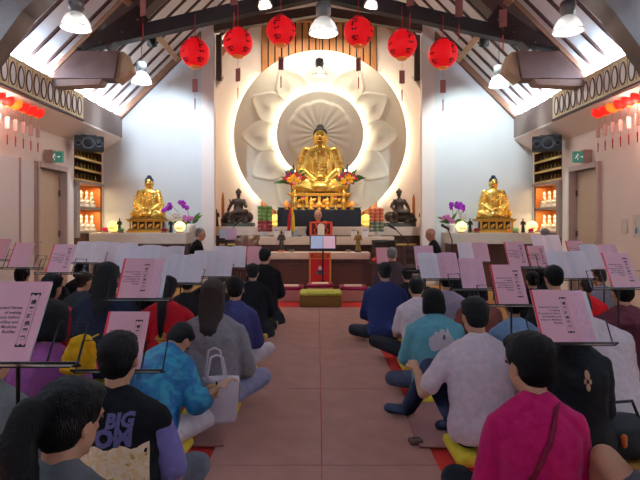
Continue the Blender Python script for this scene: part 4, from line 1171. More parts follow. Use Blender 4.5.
def lotus(px, Y, zb, col, lb, r=.08):
    t = thing('lotus_ornament', ((px-318)*Y/520, Y, zb), lb, 'ornament', 'small lotus ornaments')
    m_ = mat('lotus_%d_%d_%d' % col, col, .4, 0, .15, 30)
    for k, (rr, tilt, hh) in enumerate(((1, .9, .8), (.75, .5, 1.05), (.45, .2, 1.2))):
        b = NB()
        for i in range(8):
            a = 2*PI*i/8+k*.4
            cap(b, (math.cos(a)*r*.2*rr, math.sin(a)*r*.2*rr, r*.3), (math.cos(a)*r*.9*rr, math.sin(a)*r*.9*rr, r*hh), r*.28, r*.06, 8, .5)
        mk('petal_ring', b, m_, t, True)
    b = NB(); lathe(b, [(r*.8, 0), (r*.85, r*.15), (r*.4, r*.35)], n=14); mk('lotus_base', b, mat('lotus_base', (130, 90, 70), .5), t, True)
lotus(105, 11.05, 1.147, (196, 50, 110), 'pink lotus at the far left of the left side altar', .095)
lotus(164, 10.88, 1.147, (150, 30, 66), 'crimson lotus in front of the left gilded pedestal', .08)
lotus(121, 10.85, 1.147, (90, 150, 70), 'green lotus before the dark figurine on the left side altar', .08)
lotus(477, 10.88, 1.147, (150, 30, 66), 'crimson lotus left of the right gilded pedestal', .08)
lotus(515.5, 10.88, 1.147, (150, 200, 120), 'pale green lotus right of the right gilded pedestal', .085)
lotus(531, 10.82, 1.147, (190, 40, 90), 'pink lotus at the far right of the right side altar', .075)
for px, lb in ((119.5, 'dark standing figurine behind the green lotus, left side altar'), (171, 'dark standing figurine left of the glowing lamp, left side altar'), (470, 'dark standing figurine beside the lit lamp, right side altar'), (523, 'dark standing figurine right of the pale green lotus')):
    standing_fig(((px-318)*11.0/520, 11.0, 1.147), lb, .31, mat('dark_green_bronze', (52, 50, 42), .4, .5, .2))
b = NB(); box(b, (0, 0, .04), (.09, .05, .08), bev=.006)
tag(mk('orange_box', b, mat('orange_card', (240, 140, 50), .5, 0, .03), loc=((509.5-318)*10.85/520, 10.85, 1.147)), 'tiny orange box in front of the right gilded pedestal', 'box')

# ritual staff with ribbons
t = thing('ritual_staff', (at(291.5, 237, 11.2).x, 11.2, 1.062), 'silver ringed ritual staff with red and yellow ribbons on the middle table', 'staff')
b = NB(); lathe(b, [(.06, 0), (.06, .015), (.012, .03), (.010, .62)], n=14); mk('staff_shaft', b, GREYM, t, True)
b = NB()
tube(b, [(.09*math.cos(a), 0, .74+.09*math.sin(a)) for a in [PI+PI*i/14 for i in range(15)]], .008, 6)
tube(b, [(.035*math.cos(2*PI*i/14), 0, .74+.05*math.sin(2*PI*i/14)) for i in range(14)], .007, 6, True)
cap(b, (0, 0, .62), (0, 0, .86), .01, .006, 8); mk('staff_head', b, GREYM, t, True)
for x, c, nm in ((-.045, (190, 30, 40), 'red_ribbon'), (.035, (226, 180, 40), 'yellow_ribbon')):
    b = NB(); loft(b, [((x*.3, -.02, .62), .012, .01), ((x, -.03, .45), .026, .014), ((x*1.2, -.03, .2), .034, .016), ((x*1.3, -.03, .06), .036, .014)], 10); mk(nm, b, cloth(nm, c), t, True)
# cups, cartons, bottle, bowls on the tables
WH = mat('white_box_card', (232, 230, 232), .5, 0, .03)
for px, w_, Y, lb in ((276.5, .10, 11.1, 'white carton at the left end of the middle table'), (288, .14, 11.05, 'wide white carton left of the light blue bottle'), (354, .12, 11.05, 'white carton right of the master on the middle table'), (365, .12, 11.1, 'white carton beside the orange and olive tower')):
    t = thing('white_carton', ((px-318)*Y/520, Y-.02, 1.062), lb, 'carton', 'white cartons')
    b = NB(); box(b, (0, 0, .065), (w_, .09, .13), bev=.004); mk('carton_body', b, WH, t)
    b = NB(); box(b, (0, -.002, .128), (w_*.8, .092, .016), bev=.003); mk('violet_trim', b, mat('violet_trim', (120, 90, 150), .5), t)
t = thing('water_bottle', ((296-318)*11.1/520, 11.05, 1.062), 'light blue bottle on the middle table left of the master', 'bottle')
b = NB(); lathe(b, [(.03, 0), (.032, .01), (.032, .12), (.018, .145), (.014, .155)], n=16); mk('bottle_body', b, mat('light_blue_plastic', (130, 175, 215), .3), t, True)
b = NB(); lathe(b, [(.015, .153), (.015, .175)], n=12); mk('bottle_cap', b, WH, t, True)
t = thing('frosted_vase', ((304.5-318)*11.1/520, 11.08, 1.062), 'small frosted conical vase beside the light blue bottle', 'vase')
b = NB(); lathe(b, [(.045, 0), (.046, .01), (.025, .10), (.014, .16), (.018, .18)], n=16); mk('vase_body', b, mat('frosted_glass', (190, 190, 180), .4, 0, 0, trans=.3), t, True)
for px, lb in ((292, 'clear glass bowl beside the dark warrior statuette'), (348.5, 'clear glass bowl beside the aged gold warrior statuette')):
    t = thing('glass_bowl', ((px-318)*10.3/520, 10.3, .772), lb, 'bowl', 'glass bowls')
    b = NB(); lathe(b, [(.025, 0), (.05, .02), (.055, .05), (.05, .048), (.04, .022), (.02, .01)], n=20); mk('bowl_body', b, mat('bowl_glass', (210, 215, 205), .1, 0, 0, trans=.8), t, True)
# banner on the front table
t = thing('red_banner', (at(320, 252, 10.12).x, 10.11, 0), 'red embroidered banner with gold border hanging down the front table', 'banner')
b = NB(); box(b, (0, 0, .46), (.43, .012, .64)); mk('gold_border', b, mat('gold_fringe_cloth', (206, 150, 70), .7, 0, .2, 80), t)
b = NB(); box(b, (0, -.008, .47), (.37, .012, .58)); mk('red_field', b, mat('red_brocade', (186, 26, 34), .7, 0, .12, 60), t)
b = NB(); box(b, (0, -.016, .66), (.40, .006, .018)); mk('gold_band', b, mat('gold_fringe_cloth', (206, 150, 70), .7), t)
b = text_bm('供佛齋僧', .066, bold=.0); mk('lettering', b, mat('gold_fringe_cloth', (206, 150, 70), .7), t, loc=(0, -.018, .69), recalc=False)
b = NB(); ball(b, (0, -.016, .47), (.035, .006, .045)); mk('emblem_blossom', b, mat('pale_pink_thread', (230, 180, 180), .7), t, True)
b = NB(); ball(b, (0, -.016, .40), (.06, .006, .045)); mk('emblem_vase', b, mat('blue_thread', (50, 70, 120), .7), t, True)
b = NB(); ball(b, (-.05, -.017, .375), (.045, .006, .02)); ball(b, (.05, -.017, .375), (.045, .006, .02)); mk('emblem_leaves', b, mat('green_thread', (70, 120, 70), .7), t, True)
# stool under the master's red book rest: a low lectern on the middle table
t = thing('book_rest', (at(321, 236, 11.15).x, 11.12, 1.062), 'orange red carved book rest in front of the master', 'book rest')
OR2 = mat('orange_red_lacquer', (226, 76, 44), .4, 0, .08)
b = NB()
for x in (-.22, .22): box(b, (x, 0, .16), (.05, .04, .30), bev=.006)
box(b, (0, 0, .30), (.48, .04, .035), bev=.006); box(b, (0, 0, .03), (.48, .05, .04), bev=.006); mk('rest_frame', b, OR2, t)
b = NB(); box(b, (0, .012, .17), (.40, .012, .24)); mk('rest_panel', b, mat('dark_red_panel', (90, 26, 24), .5, 0, .2), t)
b = NB()
b.free()
for e in (-1, 1):
    b = NB(); tube(b, [(e*.11, -.01, .06), (e*.15, -.01, .13), (e*.09, -.01, .2), (e*.12, -.01, .28)], .012, 6); mk('rest_fretwork', b, OR2, t, True)
t = thing('white_stele', (at(321, 236, 11.05).x, 11.0, 1.062), 'small white rounded stele standing before the book rest', 'stele')
b = NB(); prism(b, [(-.07, .03), (.07, .03), (.075, .22)]+[(.075*math.cos(a), .22+.06*math.sin(a)) for a in [PI*i/10 for i in range(1, 10)]]+[(-.075, .22)], -.012, .012); mk('stele_slab', b, WHITEC, t)
b = NB(); box(b, (0, 0, .017), (.24, .10, .032), bev=.005); mk('stele_base', b, WOODL, t)

# instruments and mic stands
t = thing('wooden_fish_drum', (at(247, 254, 10.0).x, 10.0, 0), 'big round brown wooden fish drum on a red cushion left of the tables', 'drum')
b = NB(); ball(b, (0, 0, .93), (.23, .20, .19), 28, 18); cap(b, (-.18, 0, 1.0), (.18, 0, 1.06), .07, .07); mk('drum_body', fuse(b, .016, 4), mat('polished_brown_wood', (112, 76, 58), .25, 0, .25, 8), t, True)
b = NB(); box(b, (0, -.19, .87), (.30, .03, .02)); mk('drum_slot', b, DARKC, t)
b = NB(); ball(b, (0, 0, .70), (.24, .22, .09), 20, 10); mk('drum_cushion', b, mat('orange_red_cushion', (196, 58, 36), .6, 0, .1), t, True)
b = NB()
for x in (-.18, .18):
    for y in (-.16, .16): box(b, (x, y, .32), (.05, .05, .62))
box(b, (0, 0, .61), (.46, .40, .05)); box(b, (0, 0, .45), (.42, .36, .04)); mk('drum_frame', b, CABWOOD, t)
t = thing('bronze_bowl_gong', (at(384, 254, 10.0).x, 10.0, 0), 'large dark bronze bowl gong on a red cushion right of the tables', 'gong')
b = NB(); lathe(b, [(.10, .68), (.19, .72), (.225, .80), (.23, .98), (.245, 1.02), (.225, 1.02), (.21, .98), (.20, .82), (.08, .74)], n=32); mk('gong_bowl', b, mat('dark_green_bronze', (52, 50, 42), .4, .5, .2), t, True)
b = NB(); ball(b, (0, 0, .64), (.24, .22, .075), 20, 10); mk('gong_cushion', b, mat('orange_red_cushion', (196, 58, 36), .6, 0, .1), t, True)
b = NB()
for x in (-.18, .18):
    for y in (-.16, .16): box(b, (x, y, .28), (.05, .05, .55))
box(b, (0, 0, .55), (.46, .40, .05)); mk('gong_frame', b, CABWOOD, t)

def mic(px, py_tip, py_el, px_el, Y, lb, base_px):
    tip = at(px, py_tip, Y); el = at(px_el, py_el, Y); bx = at(base_px, 0, Y).x
    t = thing('microphone_stand', (bx, Y, 0), lb, 'microphone', 'boom microphone stands')
    b = NB(); tube(b, [(0, 0, .02), (0, 0, el.z)], .012, 8); mk('pole', b, BLACKM, t)
    for a in (90, 210, 330):
        b = NB(); tube(b, [(0, 0, .12), (.26*math.cos(R(a)), .26*math.sin(R(a)), .015)], .01, 6); mk('leg', b, BLACKM, t)
    d = (tip-el)
    b = NB(); tube(b, [(0, 0, el.z), (tip.x-bx, -.05, tip.z)], .010, 8); mk('boom', b, BLACKM, t)
    s_ = 1 if tip.x > bx else -1
    b = NB(); cap(b, (tip.x-bx-s_*.02, -.05, tip.z-.02), (tip.x-bx+s_*.10, -.07, tip.z+.05), .018, .03, 10); mk('microphone', b, BLACKP, t, True)
mic(238, 222, 238, 225.5, 10.6, 'black boom microphone stand at the left pier beside pale sheets', 225.5)
mic(394, 228, 242, 408, 9.9, 'black boom microphone stand right of the bowl gong, aimed left', 408)
mic(447, 228, 240, 452, 9.6, 'thin black microphone stand by the right side altar', 452)

# chairs near the stage
def chair(px, Y, lb, rz=0):
    t = thing('wooden_chair', ((px-318)*Y/520, Y, 0), lb, 'chair', 'dark wooden chairs', rz=rz)
    b = NB(); box(b, (0, 0, .44), (.42, .40, .04), bev=.01); mk('seat', b, WOODD, t)
    for x in (-.18, .18):
        for y in (-.17, .17):
            b = NB(); tube(b, [(x, y, 0), (x*.98, y*.98, .43)], .02, 8); mk('leg', b, WOODD, t)
        b = NB(); tube(b, [(x, -.18, .45), (x, -.22, .95)], .02, 8); mk('back_post', b, WOODD, t)
    for z in (.62, .78, .93):
        b = NB(); box(b, (0, -.205-.03*(z-.62), z), (.36, .02, .06), bev=.004); mk('back_slat', b, WOODD, t)
chair(508, 8.9, 'dark wooden chair in front of the right side altar')
chair(412, 9.0, 'dark wooden chair behind the pink booklet near the right pier')

# ============================================================ FLOOR COVERINGS
RC = mat('red_carpet', (206, 44, 36), .95, 0, .1, 60, .3, 200)


b = NB(); box(b, (.02, 5.0, -.004), (2.6, 9.9, .010)); tag(mk('red_carpet', b, RC), 'long red carpet strip under the mauve aisle mats', 'carpet')
MATM = mat('mauve_prayer_mat', (166, 120, 110), .95, 0, .10, 5, .25, 220)
MATD = mat('mauve_prayer_mat_dark', (148, 100, 94), .95, 0, .10, 5, .25, 220)
def fmat(x0, x1, y0, y1, z, lb, m=MATM):
    b = NB(); box(b, (0, 0, 0), (x1-x0-.003, y1-y0-.003, .012), bev=.004)
    o = mk('floor_mat', b, m, loc=((x0+x1)/2, (y0+y1)/2, z)); tag(o, lb, 'mat', 'mauve floor mats')
yy = [8.26, 6.95, 5.53, 4.20, 2.87, 1.54, .25]
nmr = ('farthest', 'second farthest', 'third', 'fourth', 'fifth', 'nearest')
for i in range(6):
    fmat(-.615, .02, yy[i+1], yy[i], .008, 'mauve aisle mat in the left column, %s row from the altar' % nmr[i])
    fmat(.02, .665, yy[i+1], yy[i], .008, 'mauve aisle mat in the right column, %s row from the altar' % nmr[i])
fmat(-1.15, -.56, 3.10, 3.62, .021, 'small darker mauve mat jutting left beside the blue floral blouse', MATD)
fmat(.60, 1.22, 3.08, 3.85, .021, 'small darker mauve mat jutting right by the navy trousers', MATD)

# kneeling cushions before the tables
BUR = cloth('burgundy_velvet', (136, 26, 62)); CRM = cloth('cream_brocade', (222, 200, 166)); FRI = mat('pink_fringe', (206, 150, 140), .9, 0, .25, 90, .4, 90)
GFR = mat('woven_gold_fringe', (126, 88, 36), .9, 0, .5, 90, .5, 90)
def kcush(px, Y, w_, lb, top=BUR, side=FRI, mid=CRM, h=.26, d=.42):
    X = (px-318)*Y/520
    t = thing('kneeling_cushion', (X, Y, .014 if Y < 8.3 else .002), lb, 'cushion', 'kneeling cushions')
    b = NB(); box(b, (0, 0, h*.38), (w_, d, h*.74), bev=.012); mk('fringed_side', b, side, t)
    b = NB(); box(b, (0, 0, h*.86), (w_*1.02, d*1.03, h*.24), bev=.028); mk('cushion_top', b, top, t, True)
    b = NB(); box(b, (0, -.01, h*.975), (w_*.66, d*.60, .02), bev=.006); mk('brocade_panel', b, mid, t)
kcush(290, 9.1, .47, 'burgundy kneeling cushion with pink fringe left of the yellow one')
kcush(320, 9.45, .46, 'burgundy kneeling cushion behind the yellow one, before the banner')
kcush(353, 9.1, .47, 'burgundy kneeling cushion with pink fringe right of the yellow one')
kcush(320.5, 8.5, .66, 'yellow green kneeling cushion with woven gold fringe at the mat end', cloth('lime_yellow_velvet', (206, 208, 96)), GFR, cloth('lime_yellow_velvet', (206, 208, 96)), .25, .44)
# ============================================================ BOOKLETS AND STANDS
TILT = R(32)
ENG = 'Repentant Verses\nof making\nProstrations before\nthe Buddhas and\nPraise to Medicine\nBuddha'
def cover_text():
    bb = bmesh.new()
    q = text_bm(ENG, .0150, 'RIGHT', 1.18, bold=.0002)
    merge(bb, q, Matrix.Translation((.028, -.0075, .190)))
    for i, c in enumerate('禮藥師佛寶懺'):
        q = char_obj_bm(c, .019); merge(bb, q, Matrix.Translation((.060, -.0075, .2095-.0265*i)))
    # crown-shaped ends of the title column
    for s_, z in ((1, .252), (-1, .052)):
        prism(bb, [(.042, z), (.078, z), (.078, z-s_*.012), (.069, z-s_*.005), (.060, z-s_*.012), (.051, z-s_*.005), (.042, z-s_*.012)], -.0078, -.0072)
    for x in (.045, .075): box(bb, (x, -.0074, .152), (.0008, .0005, .18))
    me = bpy.data.meshes.new('cover_text'); bb.to_mesh(me); bb.free(); me.materials.append(INK)
    return me
CT = cover_text()
PAGEW = mat('white_page_block', (228, 222, 226), .6, 0, .02)
SHARED = {}
def shared(key, fn, m, name, parent):
    if key not in SHARED:
        o = mk(name, fn(), m, parent); SHARED[key] = o.data
    else:
        o = bpy.data.objects.new(name, SHARED[key]); COL.objects.link(o); o.parent = parent
    return o
def bxf(c, s, bev=0):
    def f():
        b = NB(); box(b, c, s, bev=bev); return b
    return f
def booklet(px, py, Y, kind, lb, off=0, rz=0, stand=True, left='w', right='w', tilt=TILT, flat=False):
    p = at(px, py, Y)
    nm = 'booklet'
    t = thing(nm, p, lb, 'booklet', 'chant booklets on the music stands', rx=-tilt, rz=R(rz))
    t.rotation_mode = 'XYZ'
    if kind in ('cover', 'coverpage', 'plain', 'print'):
        shared('pages', bxf((0, 0, .1485), (.206, .009, .294)), PAGEW, 'page_block', t)
        shared('cover', bxf((0, -.0058, .1485), (.21, .0016, .297)), PINK if kind != 'print' else PINK, 'front_cover', t) if kind != 'print' else shared('coverp', bxf((.0, -.0058, .1485), (.21, .0016, .297)), PINKP, 'printed_page', t)
        if kind != 'print': shared('spine', bxf((-.100, -.0062, .1485), (.012, .0022, .2975)), SPINE, 'spine_tape', t)
        if kind in ('cover', 'coverpage'):
            o = bpy.data.objects.new('lettering', CT); COL.objects.link(o); o.parent = t
        if kind == 'coverpage':
            def pg():
                b = NB(); prism(b, [(.105, -.006), (.172, -.016), (.172, -.014), (.105, -.004)], 0.003, .290, 'Z'); return b
            o = shared('sidepage', pg, PINKP, 'turned_page', t)
            def pg2():
                b = NB(); prism(b, [(.172, -.010), (.198, -.006), (.198, -.004), (.172, -.008)], 0.006, .286, 'Z'); return b
            shared('sidepage2', pg2, PAGEW, 'white_sheet', t)
    else:
        for sd, c in ((-1, left), (1, right)):
            def pg(sd=sd):
                b = NB()
                pts = [(0, 0), (sd*.06, -.022), (sd*.13, -.024), (sd*.203, -.012)]
                o_ = pts+[(x, y+.005) for x, y in pts[::-1]]
                prism(b, o_, 0, .290, 'Z'); return b
            shared('open%d%s' % (sd, c), pg, WHITEP if c == 'w' else PINKP, 'left_page' if sd < 0 else 'right_page', t)
    if stand: music_stand(p, off, rz, short('wire stand under the ', lb))
    return t
MS = {}
def music_stand(p, off, rz, lb):
    z = p.z-.006
    t = thing('music_stand', (p.x, p.y, 0), lb, 'music stand', 'folding wire music stands', rz=R(rz))
    key = round(off, 2)
    c, s_ = math.cos(TILT), math.sin(TILT)
    T = Matrix.Rotation(-TILT, 4, 'X')
    def desk():
        b = NB(); x0 = off
        tube(b, [(x0-.22, -.02, 0), (x0+.22, -.02, 0)], .005, 6); tube(b, [(x0-.22, .012, 0), (x0+.22, .012, 0)], .005, 6)
        for e in (-1, 1): tube(b, [(x0+e*.22, -.02, 0), (x0+e*.22, .012, 0)], .005, 6)
        for e in (-1, 1): tube(b, [(x0+e*.21, .012, 0), (x0+e*.212, .012, .155), (x0+e*.11, .012, .16), (x0+e*.105, .012, 0)], .0045, 6)
        bmesh.ops.transform(b, matrix=T, verts=b.verts); return b
    o = shared('desk%s' % key, desk, BLACKM, 'desk_frame', t); o.location = (0, 0, z)
    def led():
        b = NB(); box(b, (off, -.004, -.001), (.40, .034, .004)); return b
    o = shared('led%s' % key, led, BLACKM, 'ledge', t); o.location = (0, 0, z-.002)
    b = NB(); tube(b, [(off, .03, .03), (off, .03, .45)], .010, 8); tube(b, [(off, .03, .45), (off, .03, z+.03)], .007, 8); tube(b, [(off, .03, .43), (off, .03, .47)], .015, 8); mk('pole', b, BLACKM, t)
    for a in (80, 200, 320):
        def leg(a=a):
            b = NB(); tube(b, [(off, .03, .22), (off+.16*math.cos(R(a)), .03+.16*math.sin(R(a)), .015)], .006, 6); return b
        shared('leg%s%d' % (key, a), leg, BLACKM, 'leg', t)

booklet(-2, 363, 1.74, 'cover', 'large pink cover booklet at the left edge of the picture, nearest on the left', 0.05)
booklet(118, 370, 2.5, 'cover', 'pink booklet with red spine rising behind the head of the black vest')
booklet(17, 268, 5.4, 'plain', 'plain pink booklet on the stand far left, in front of the white panel', .05)
booklet(57, 273, 4.75, 'cover', 'pink booklet with red spine on the stand before the cream door', .02)
booklet(132, 299, 3.4, 'coverpage', 'pink booklet with red spine and turned page above the red shirt', .04)
booklet(87, 263, 6.3, 'open', 'open white booklet below the white porcelain statues on the left', rz=-6)
booklet(133, 274, 4.7, 'open', 'open white booklet just above the pink one with a turned page', rz=-3)
booklet(118, 263, 6.5, 'open', 'open white booklet behind others below the left golden Buddha')
booklet(163, 270, 5.7, 'open', 'open white booklet left of the slanting white pages')
booklet(179, 283, 4.75, 'open', 'open white booklet, lowest of the left cluster of white pages', rz=-10)
booklet(211, 277, 5.2, 'open', 'open white booklet above the grey long sleeved back', rz=-2)
booklet(228, 268, 6.2, 'open', 'open white booklet behind, left of the wooden fish drum')
booklet(253, 265, 7.3, 'plain', 'small pink booklet with red spine beside the standing black robe')
booklet(-4, 260, 6.4, 'plain', 'pink booklet mostly cut off by the left edge, far back')
booklet(383, 264, 8.3, 'plain', 'pink booklet behind the shaven brown robed monk')
booklet(426, 270, 5.6, 'print', 'pink printed booklet left of the right pier')
booklet(441, 279, 5.2, 'open', 'open booklet with a white left page and a pink right page', right='p', rz=5)
booklet(475, 289, 4.5, 'print', 'pink printed page on a stand before the right side altar')
booklet(475, 262, 6.9, 'open', 'open booklet, white and pink, under the right potted orchid', right='p')
booklet(519, 267, 5.4, 'cover', 'shiny pink booklet with red spine under the right golden Buddha')
booklet(513, 305, 3.45, 'cover', 'pink booklet with a glare, left of the nearest one on the right', .0)
booklet(562, 343, 2.68, 'coverpage', 'nearest pink booklet on the right, with a turned lilac page', .06)
booklet(540, 268, 6.1, 'cover', 'small pink booklet above the black haired man behind the nearest right stand')
booklet(573, 279, 4.9, 'open', 'open white booklet above the red shirt on the right', rz=6)
booklet(549, 253, 7.4, 'open', 'open white booklet below the white statues on the right')
booklet(580, 263, 6.1, 'cover', 'pink booklet before the right doorway')
booklet(606, 270, 5.3, 'open', 'open white and pink booklet left of the notices', right='p', rz=6)
booklet(626, 288, 3.9, 'cover', 'shiny pink booklet with red spine at the right edge', -.04)
# stand for the master, with its two-page board
p = at(323, 249.5, 9.7)
t = thing('board_stand', (p.x, 9.7, 0), 'black stand with a lit blue and pink two page board before the red banner', 'stand')
b = NB(); box(b, (0, 0, p.z+.135), (.50, .02, .27), (-R(12), 0, 0), bev=.006); mk('board', b, BLACKP, t)
for x, c, nm in ((-.115, (176, 196, 236), 'blue_page'), (.115, (226, 190, 214), 'pink_page')):
    b = NB(); box(b, (x, -.013, p.z+.137), (.222, .004, .235), (-R(12), 0, 0)); mk(nm, b, mat(nm, c, .4, 0, .02, emit=c, es=.25), t)
b = NB(); tube(b, [(0, .02, .03), (0, .02, p.z+.1)], .014, 8); mk('pole', b, BLACKM, t)
for a in (90, 210, 330):
    b = NB(); tube(b, [(0, .02, .30), (.22*math.cos(R(a)), .02+.22*math.sin(R(a)), .015)], .010, 6); mk('leg', b, BLACKM, t)
# two sheets on the boom stand at the left pier
p = at(223.5, 240, 10.0)
for x, w_, c, lb in ((223, .13, (190, 214, 236), 'pale blue sheet on the stand at the left pier'), (231, .22, (222, 196, 226), 'lavender sheet on the stand at the left pier')):
    q = at(x, 240, 10.05)
    b = NB(); box(b, (0, 0, .12), (w_, .006, .23 if w_ > .2 else .17), (-R(14), 0, 0)); tag(mk('paper_sheet', b, mat('sheet_%d' % x, c, .6, 0, .02), loc=q), lb, 'sheet', 'sheets at the left pier')
t = thing('sheet_rest', (at(227, 240, 10.1).x, 10.1, 0), 'black rest carrying the blue and lavender sheets', 'stand')
b = NB(); box(b, (0, -.05, at(227, 240.5, 10.05).z-.01), (.42, .05, .012)); mk('ledge', b, BLACKM, t)
b = NB(); tube(b, [(0, -.03, .02), (0, -.03, at(227, 240.5, 10.05).z)], .012, 8); mk('pole', b, BLACKM, t)
for a in (90, 210, 330):
    b = NB(); tube(b, [(0, -.03, .2), (.2*math.cos(R(a)), -.03+.2*math.sin(R(a)), .015)], .01, 6); mk('leg', b, BLACKM, t)

# ============================================================ PEOPLE
C = cloth
NAVY = C('navy_twill', (36, 44, 84)); BLK = C('black_cotton', (14, 14, 16)); JEAN = C('pale_jeans', (150, 152, 186)); WHT = C('white_cotton', (226, 218, 228))
# ---- left side
person('person with dark ponytail in a grey top, head turned right, nearest at bottom left', 43, 392, 1.36, C('grey_knit', (92, 94, 100)), 'tail', yaw=-.42, pitch=.2, lean=.12, sleeve='long', leg_m=BLK)
person('person in a grey top cut off by the left edge, behind the big pink booklet', -28, 338, 2.15, C('grey_green_top', (116, 122, 124)), 'short', lean=.2, sleeve='long', w=1.05)
vest, s_ = person('person in a black vest with large purple lettering over lilac sleeves', 114, 334, 2.08, C('black_vest', (16, 16, 19)), 'short', w=1.08, sleeve='none', leg_m=C('grey_trousers', (92, 94, 104)), pitch=.1, lean=.04,
                  knee={'R': ((.27, .22, .20), (.08, .36, .04), (-.02, .40, .02))})
lil = C('lilac_cotton', (124, 116, 176))
for e in (-1, 1):
    b = NB(); S_ = s_
    cap(b, Vector((e*.165, .03, .51))*S_, Vector((e*.225, .07, .30))*S_, .073*S_, .07*S_); mk('sleeve', fuse(b, .011, 3, .5, .008, .06), lil, vest, True)
PUR_ = mat('purple_print', (88, 84, 130), .7, 0, .05); YP = blotch('patchwork_print', [(244, 240, 228), (240, 236, 224), (236, 176, 36), (246, 242, 232), (236, 176, 36), (90, 130, 60)], 14)
q = text_bm('BIG', .066, 'RIGHT', bold=.0035); bmesh.ops.transform(q, matrix=Matrix.Translation((.105, 0, .497)), verts=q.verts); back_print(vest, q, 'print_lettering', PUR_)
q = text_bm('ZOOM', .086, 'RIGHT', bold=.005); bmesh.ops.transform(q, matrix=Matrix.Translation((.105, 0, .432)), verts=q.verts); back_print(vest, q, 'print_lettering', PUR_, .006)
b = NB(); vs = [(-.13, .10), (.13, .10), (.14, .24), (.11, .262), (-.13, .262)]
g = [[b.verts.new((-.15+.31*i/16, 0, .22+.205*j/12+(.008*math.sin(i*1.3) if j in (0, 12) else 0))) for i in range(17)] for j in range(13)]
for j in range(12):
    for i in range(16): b.faces.new((g[j][i], g[j][i+1], g[j+1][i+1], g[j+1][i]))
back_print(vest, b, 'print_patchwork', YP, .003)
person('person in a purple top behind the big pink booklet at the left edge', 41, 303, 2.75, C('purple_top', (142, 76, 138)), 'bob', w=1.02, sleeve='short', lean=.1)
blue = blotch('blue_floral_silk', [(10, 60, 120), (20, 120, 170), (16, 96, 160), (60, 180, 200), (14, 70, 140)], 9, .55)
X7 = (168-318)*2.95/520
t7, s7 = person('person in a blue floral blouse, head bent, holding a white handbag strap', 151, 334, 2.97, blue, 'short', w=.92, sleeve='elbow', lean=.46, pitch=.8, yaw=-.35, leg_m=C('white_trousers', (226, 220, 226)), sc=.88, rz=-.12,
       arms={'R': ((.23, .10, .22), (.335, .13, .30)), 'L': ((-.20, .16, .20), (-.08, .34, .12))}, knee={'R': ((.25, .26, .09), (.02, .36, .0), (-.08, .38, .0))})
b = NB(); tube(b, [(.315+.036*math.cos(a), .13+.012*math.sin(a), .285+.036*math.sin(a)) for a in [2*PI*i/16 for i in range(16)]], .006, 6, True); mk('bead_bracelet', b, mat('amber_beads', (206, 150, 70), .4), t7, True)
lg, _ = person('person with long brown hair in a loose grey long sleeved top', 210, 281, 3.6, C('grey_jersey', (134, 128, 134)), 'long', HAIRB, w=1.10, sleeve='wide', lean=.12, leg_m=JEAN, shape=1.1,
       knee={'R': ((.33, .26, .14), (.10, .40, .0), (.0, .42, .0))})
person('person in a navy jersey with red collar and long black hair', 103, 264, 4.3, C('navy_jersey', (20, 23, 38)), 'long', w=1.15, sleeve='long', collar=C('red_trim', (170, 36, 50)), hs=1.04)
red1, _ = person('person in a red shirt with a gold emblem behind the turned page booklet', 165, 277, 4.45, C('red_cotton', (184, 26, 38)), 'tail', w=1.15, sleeve='short')
b = NB(); blossom(b, (0, 0, .32), .05, 5, .1); 
for v in b.verts: v.co.y *= .05
back_print(red1, b, 'gold_emblem', mat('gold_print', (196, 140, 50), .6))
person('person in a dark blue tee and white trousers beside the grey long sleeved back', 234, 278, 4.55, C('ink_blue_tee', (52, 50, 92)), 'short', w=.95, sleeve='elbow', leg_m=WHT, knee={'R': ((.28, .20, .13), (.05, .36, .0), (-.05, .38, .0))}, hs=1.05)
BR = C('black_robe', (15, 15, 17))
person('person in a black robe seated near the aisle, left of the kneeling black robe', 252, 264, 6.1, BR, 'short', sleeve='wide', skirt=True, w=1.05)
person('person in a black robe kneeling upright at the aisle front, left side', 264, 248, 6.9, BR, 'short', sleeve='wide', skirt=True, w=1.0, pose='kneel', lean=.05, yaw=-.3)
person('person with cropped black hair below the plain pink booklet, far left', 18, 267, 5.6, BLK, 'short', w=1.05)
person('person in a red shirt with black hair, just behind the purple top', 46, 275, 4.6, C('red_cotton', (184, 26, 38)), 'long', w=1.1, yaw=-.5)
person('person with black hair beneath the pink booklet before the cream door', 50, 265, 6.1, BLK, 'short', rz=.1)
person('child in dark clothes with an ear showing, left of the navy jersey', 79, 272, 5.3, C('charcoal_shirt', (38, 38, 42)), 'short', HAIRB, w=.95, yaw=-.5)
person('person with black hair behind the child, under the open white booklet', 79, 262, 6.6, BLK, 'bob')
person('person with black hair right of the open white booklet at far left', 98, 261, 7.3, BLK, 'long')
person('person in black under the white pages, left of the red shirt', 141, 268, 5.8, BLK, 'long')
person('person in black below the slanting white pages', 186, 275, 5.4, BLK, 'short', w=1.1)
person('person in black right of the slanting white pages, seated far', 214, 272, 5.9, BLK, 'bob', w=1.05)
person('person with grey hair in a black robe facing right at the left pier', 195, 231, 9.6, BR, 'buzz', HAIRG, pose='chair', cush=False, seat=.0, rz=-PI/2*.85, sleeve='wide', skirt=True, sc=1.0)
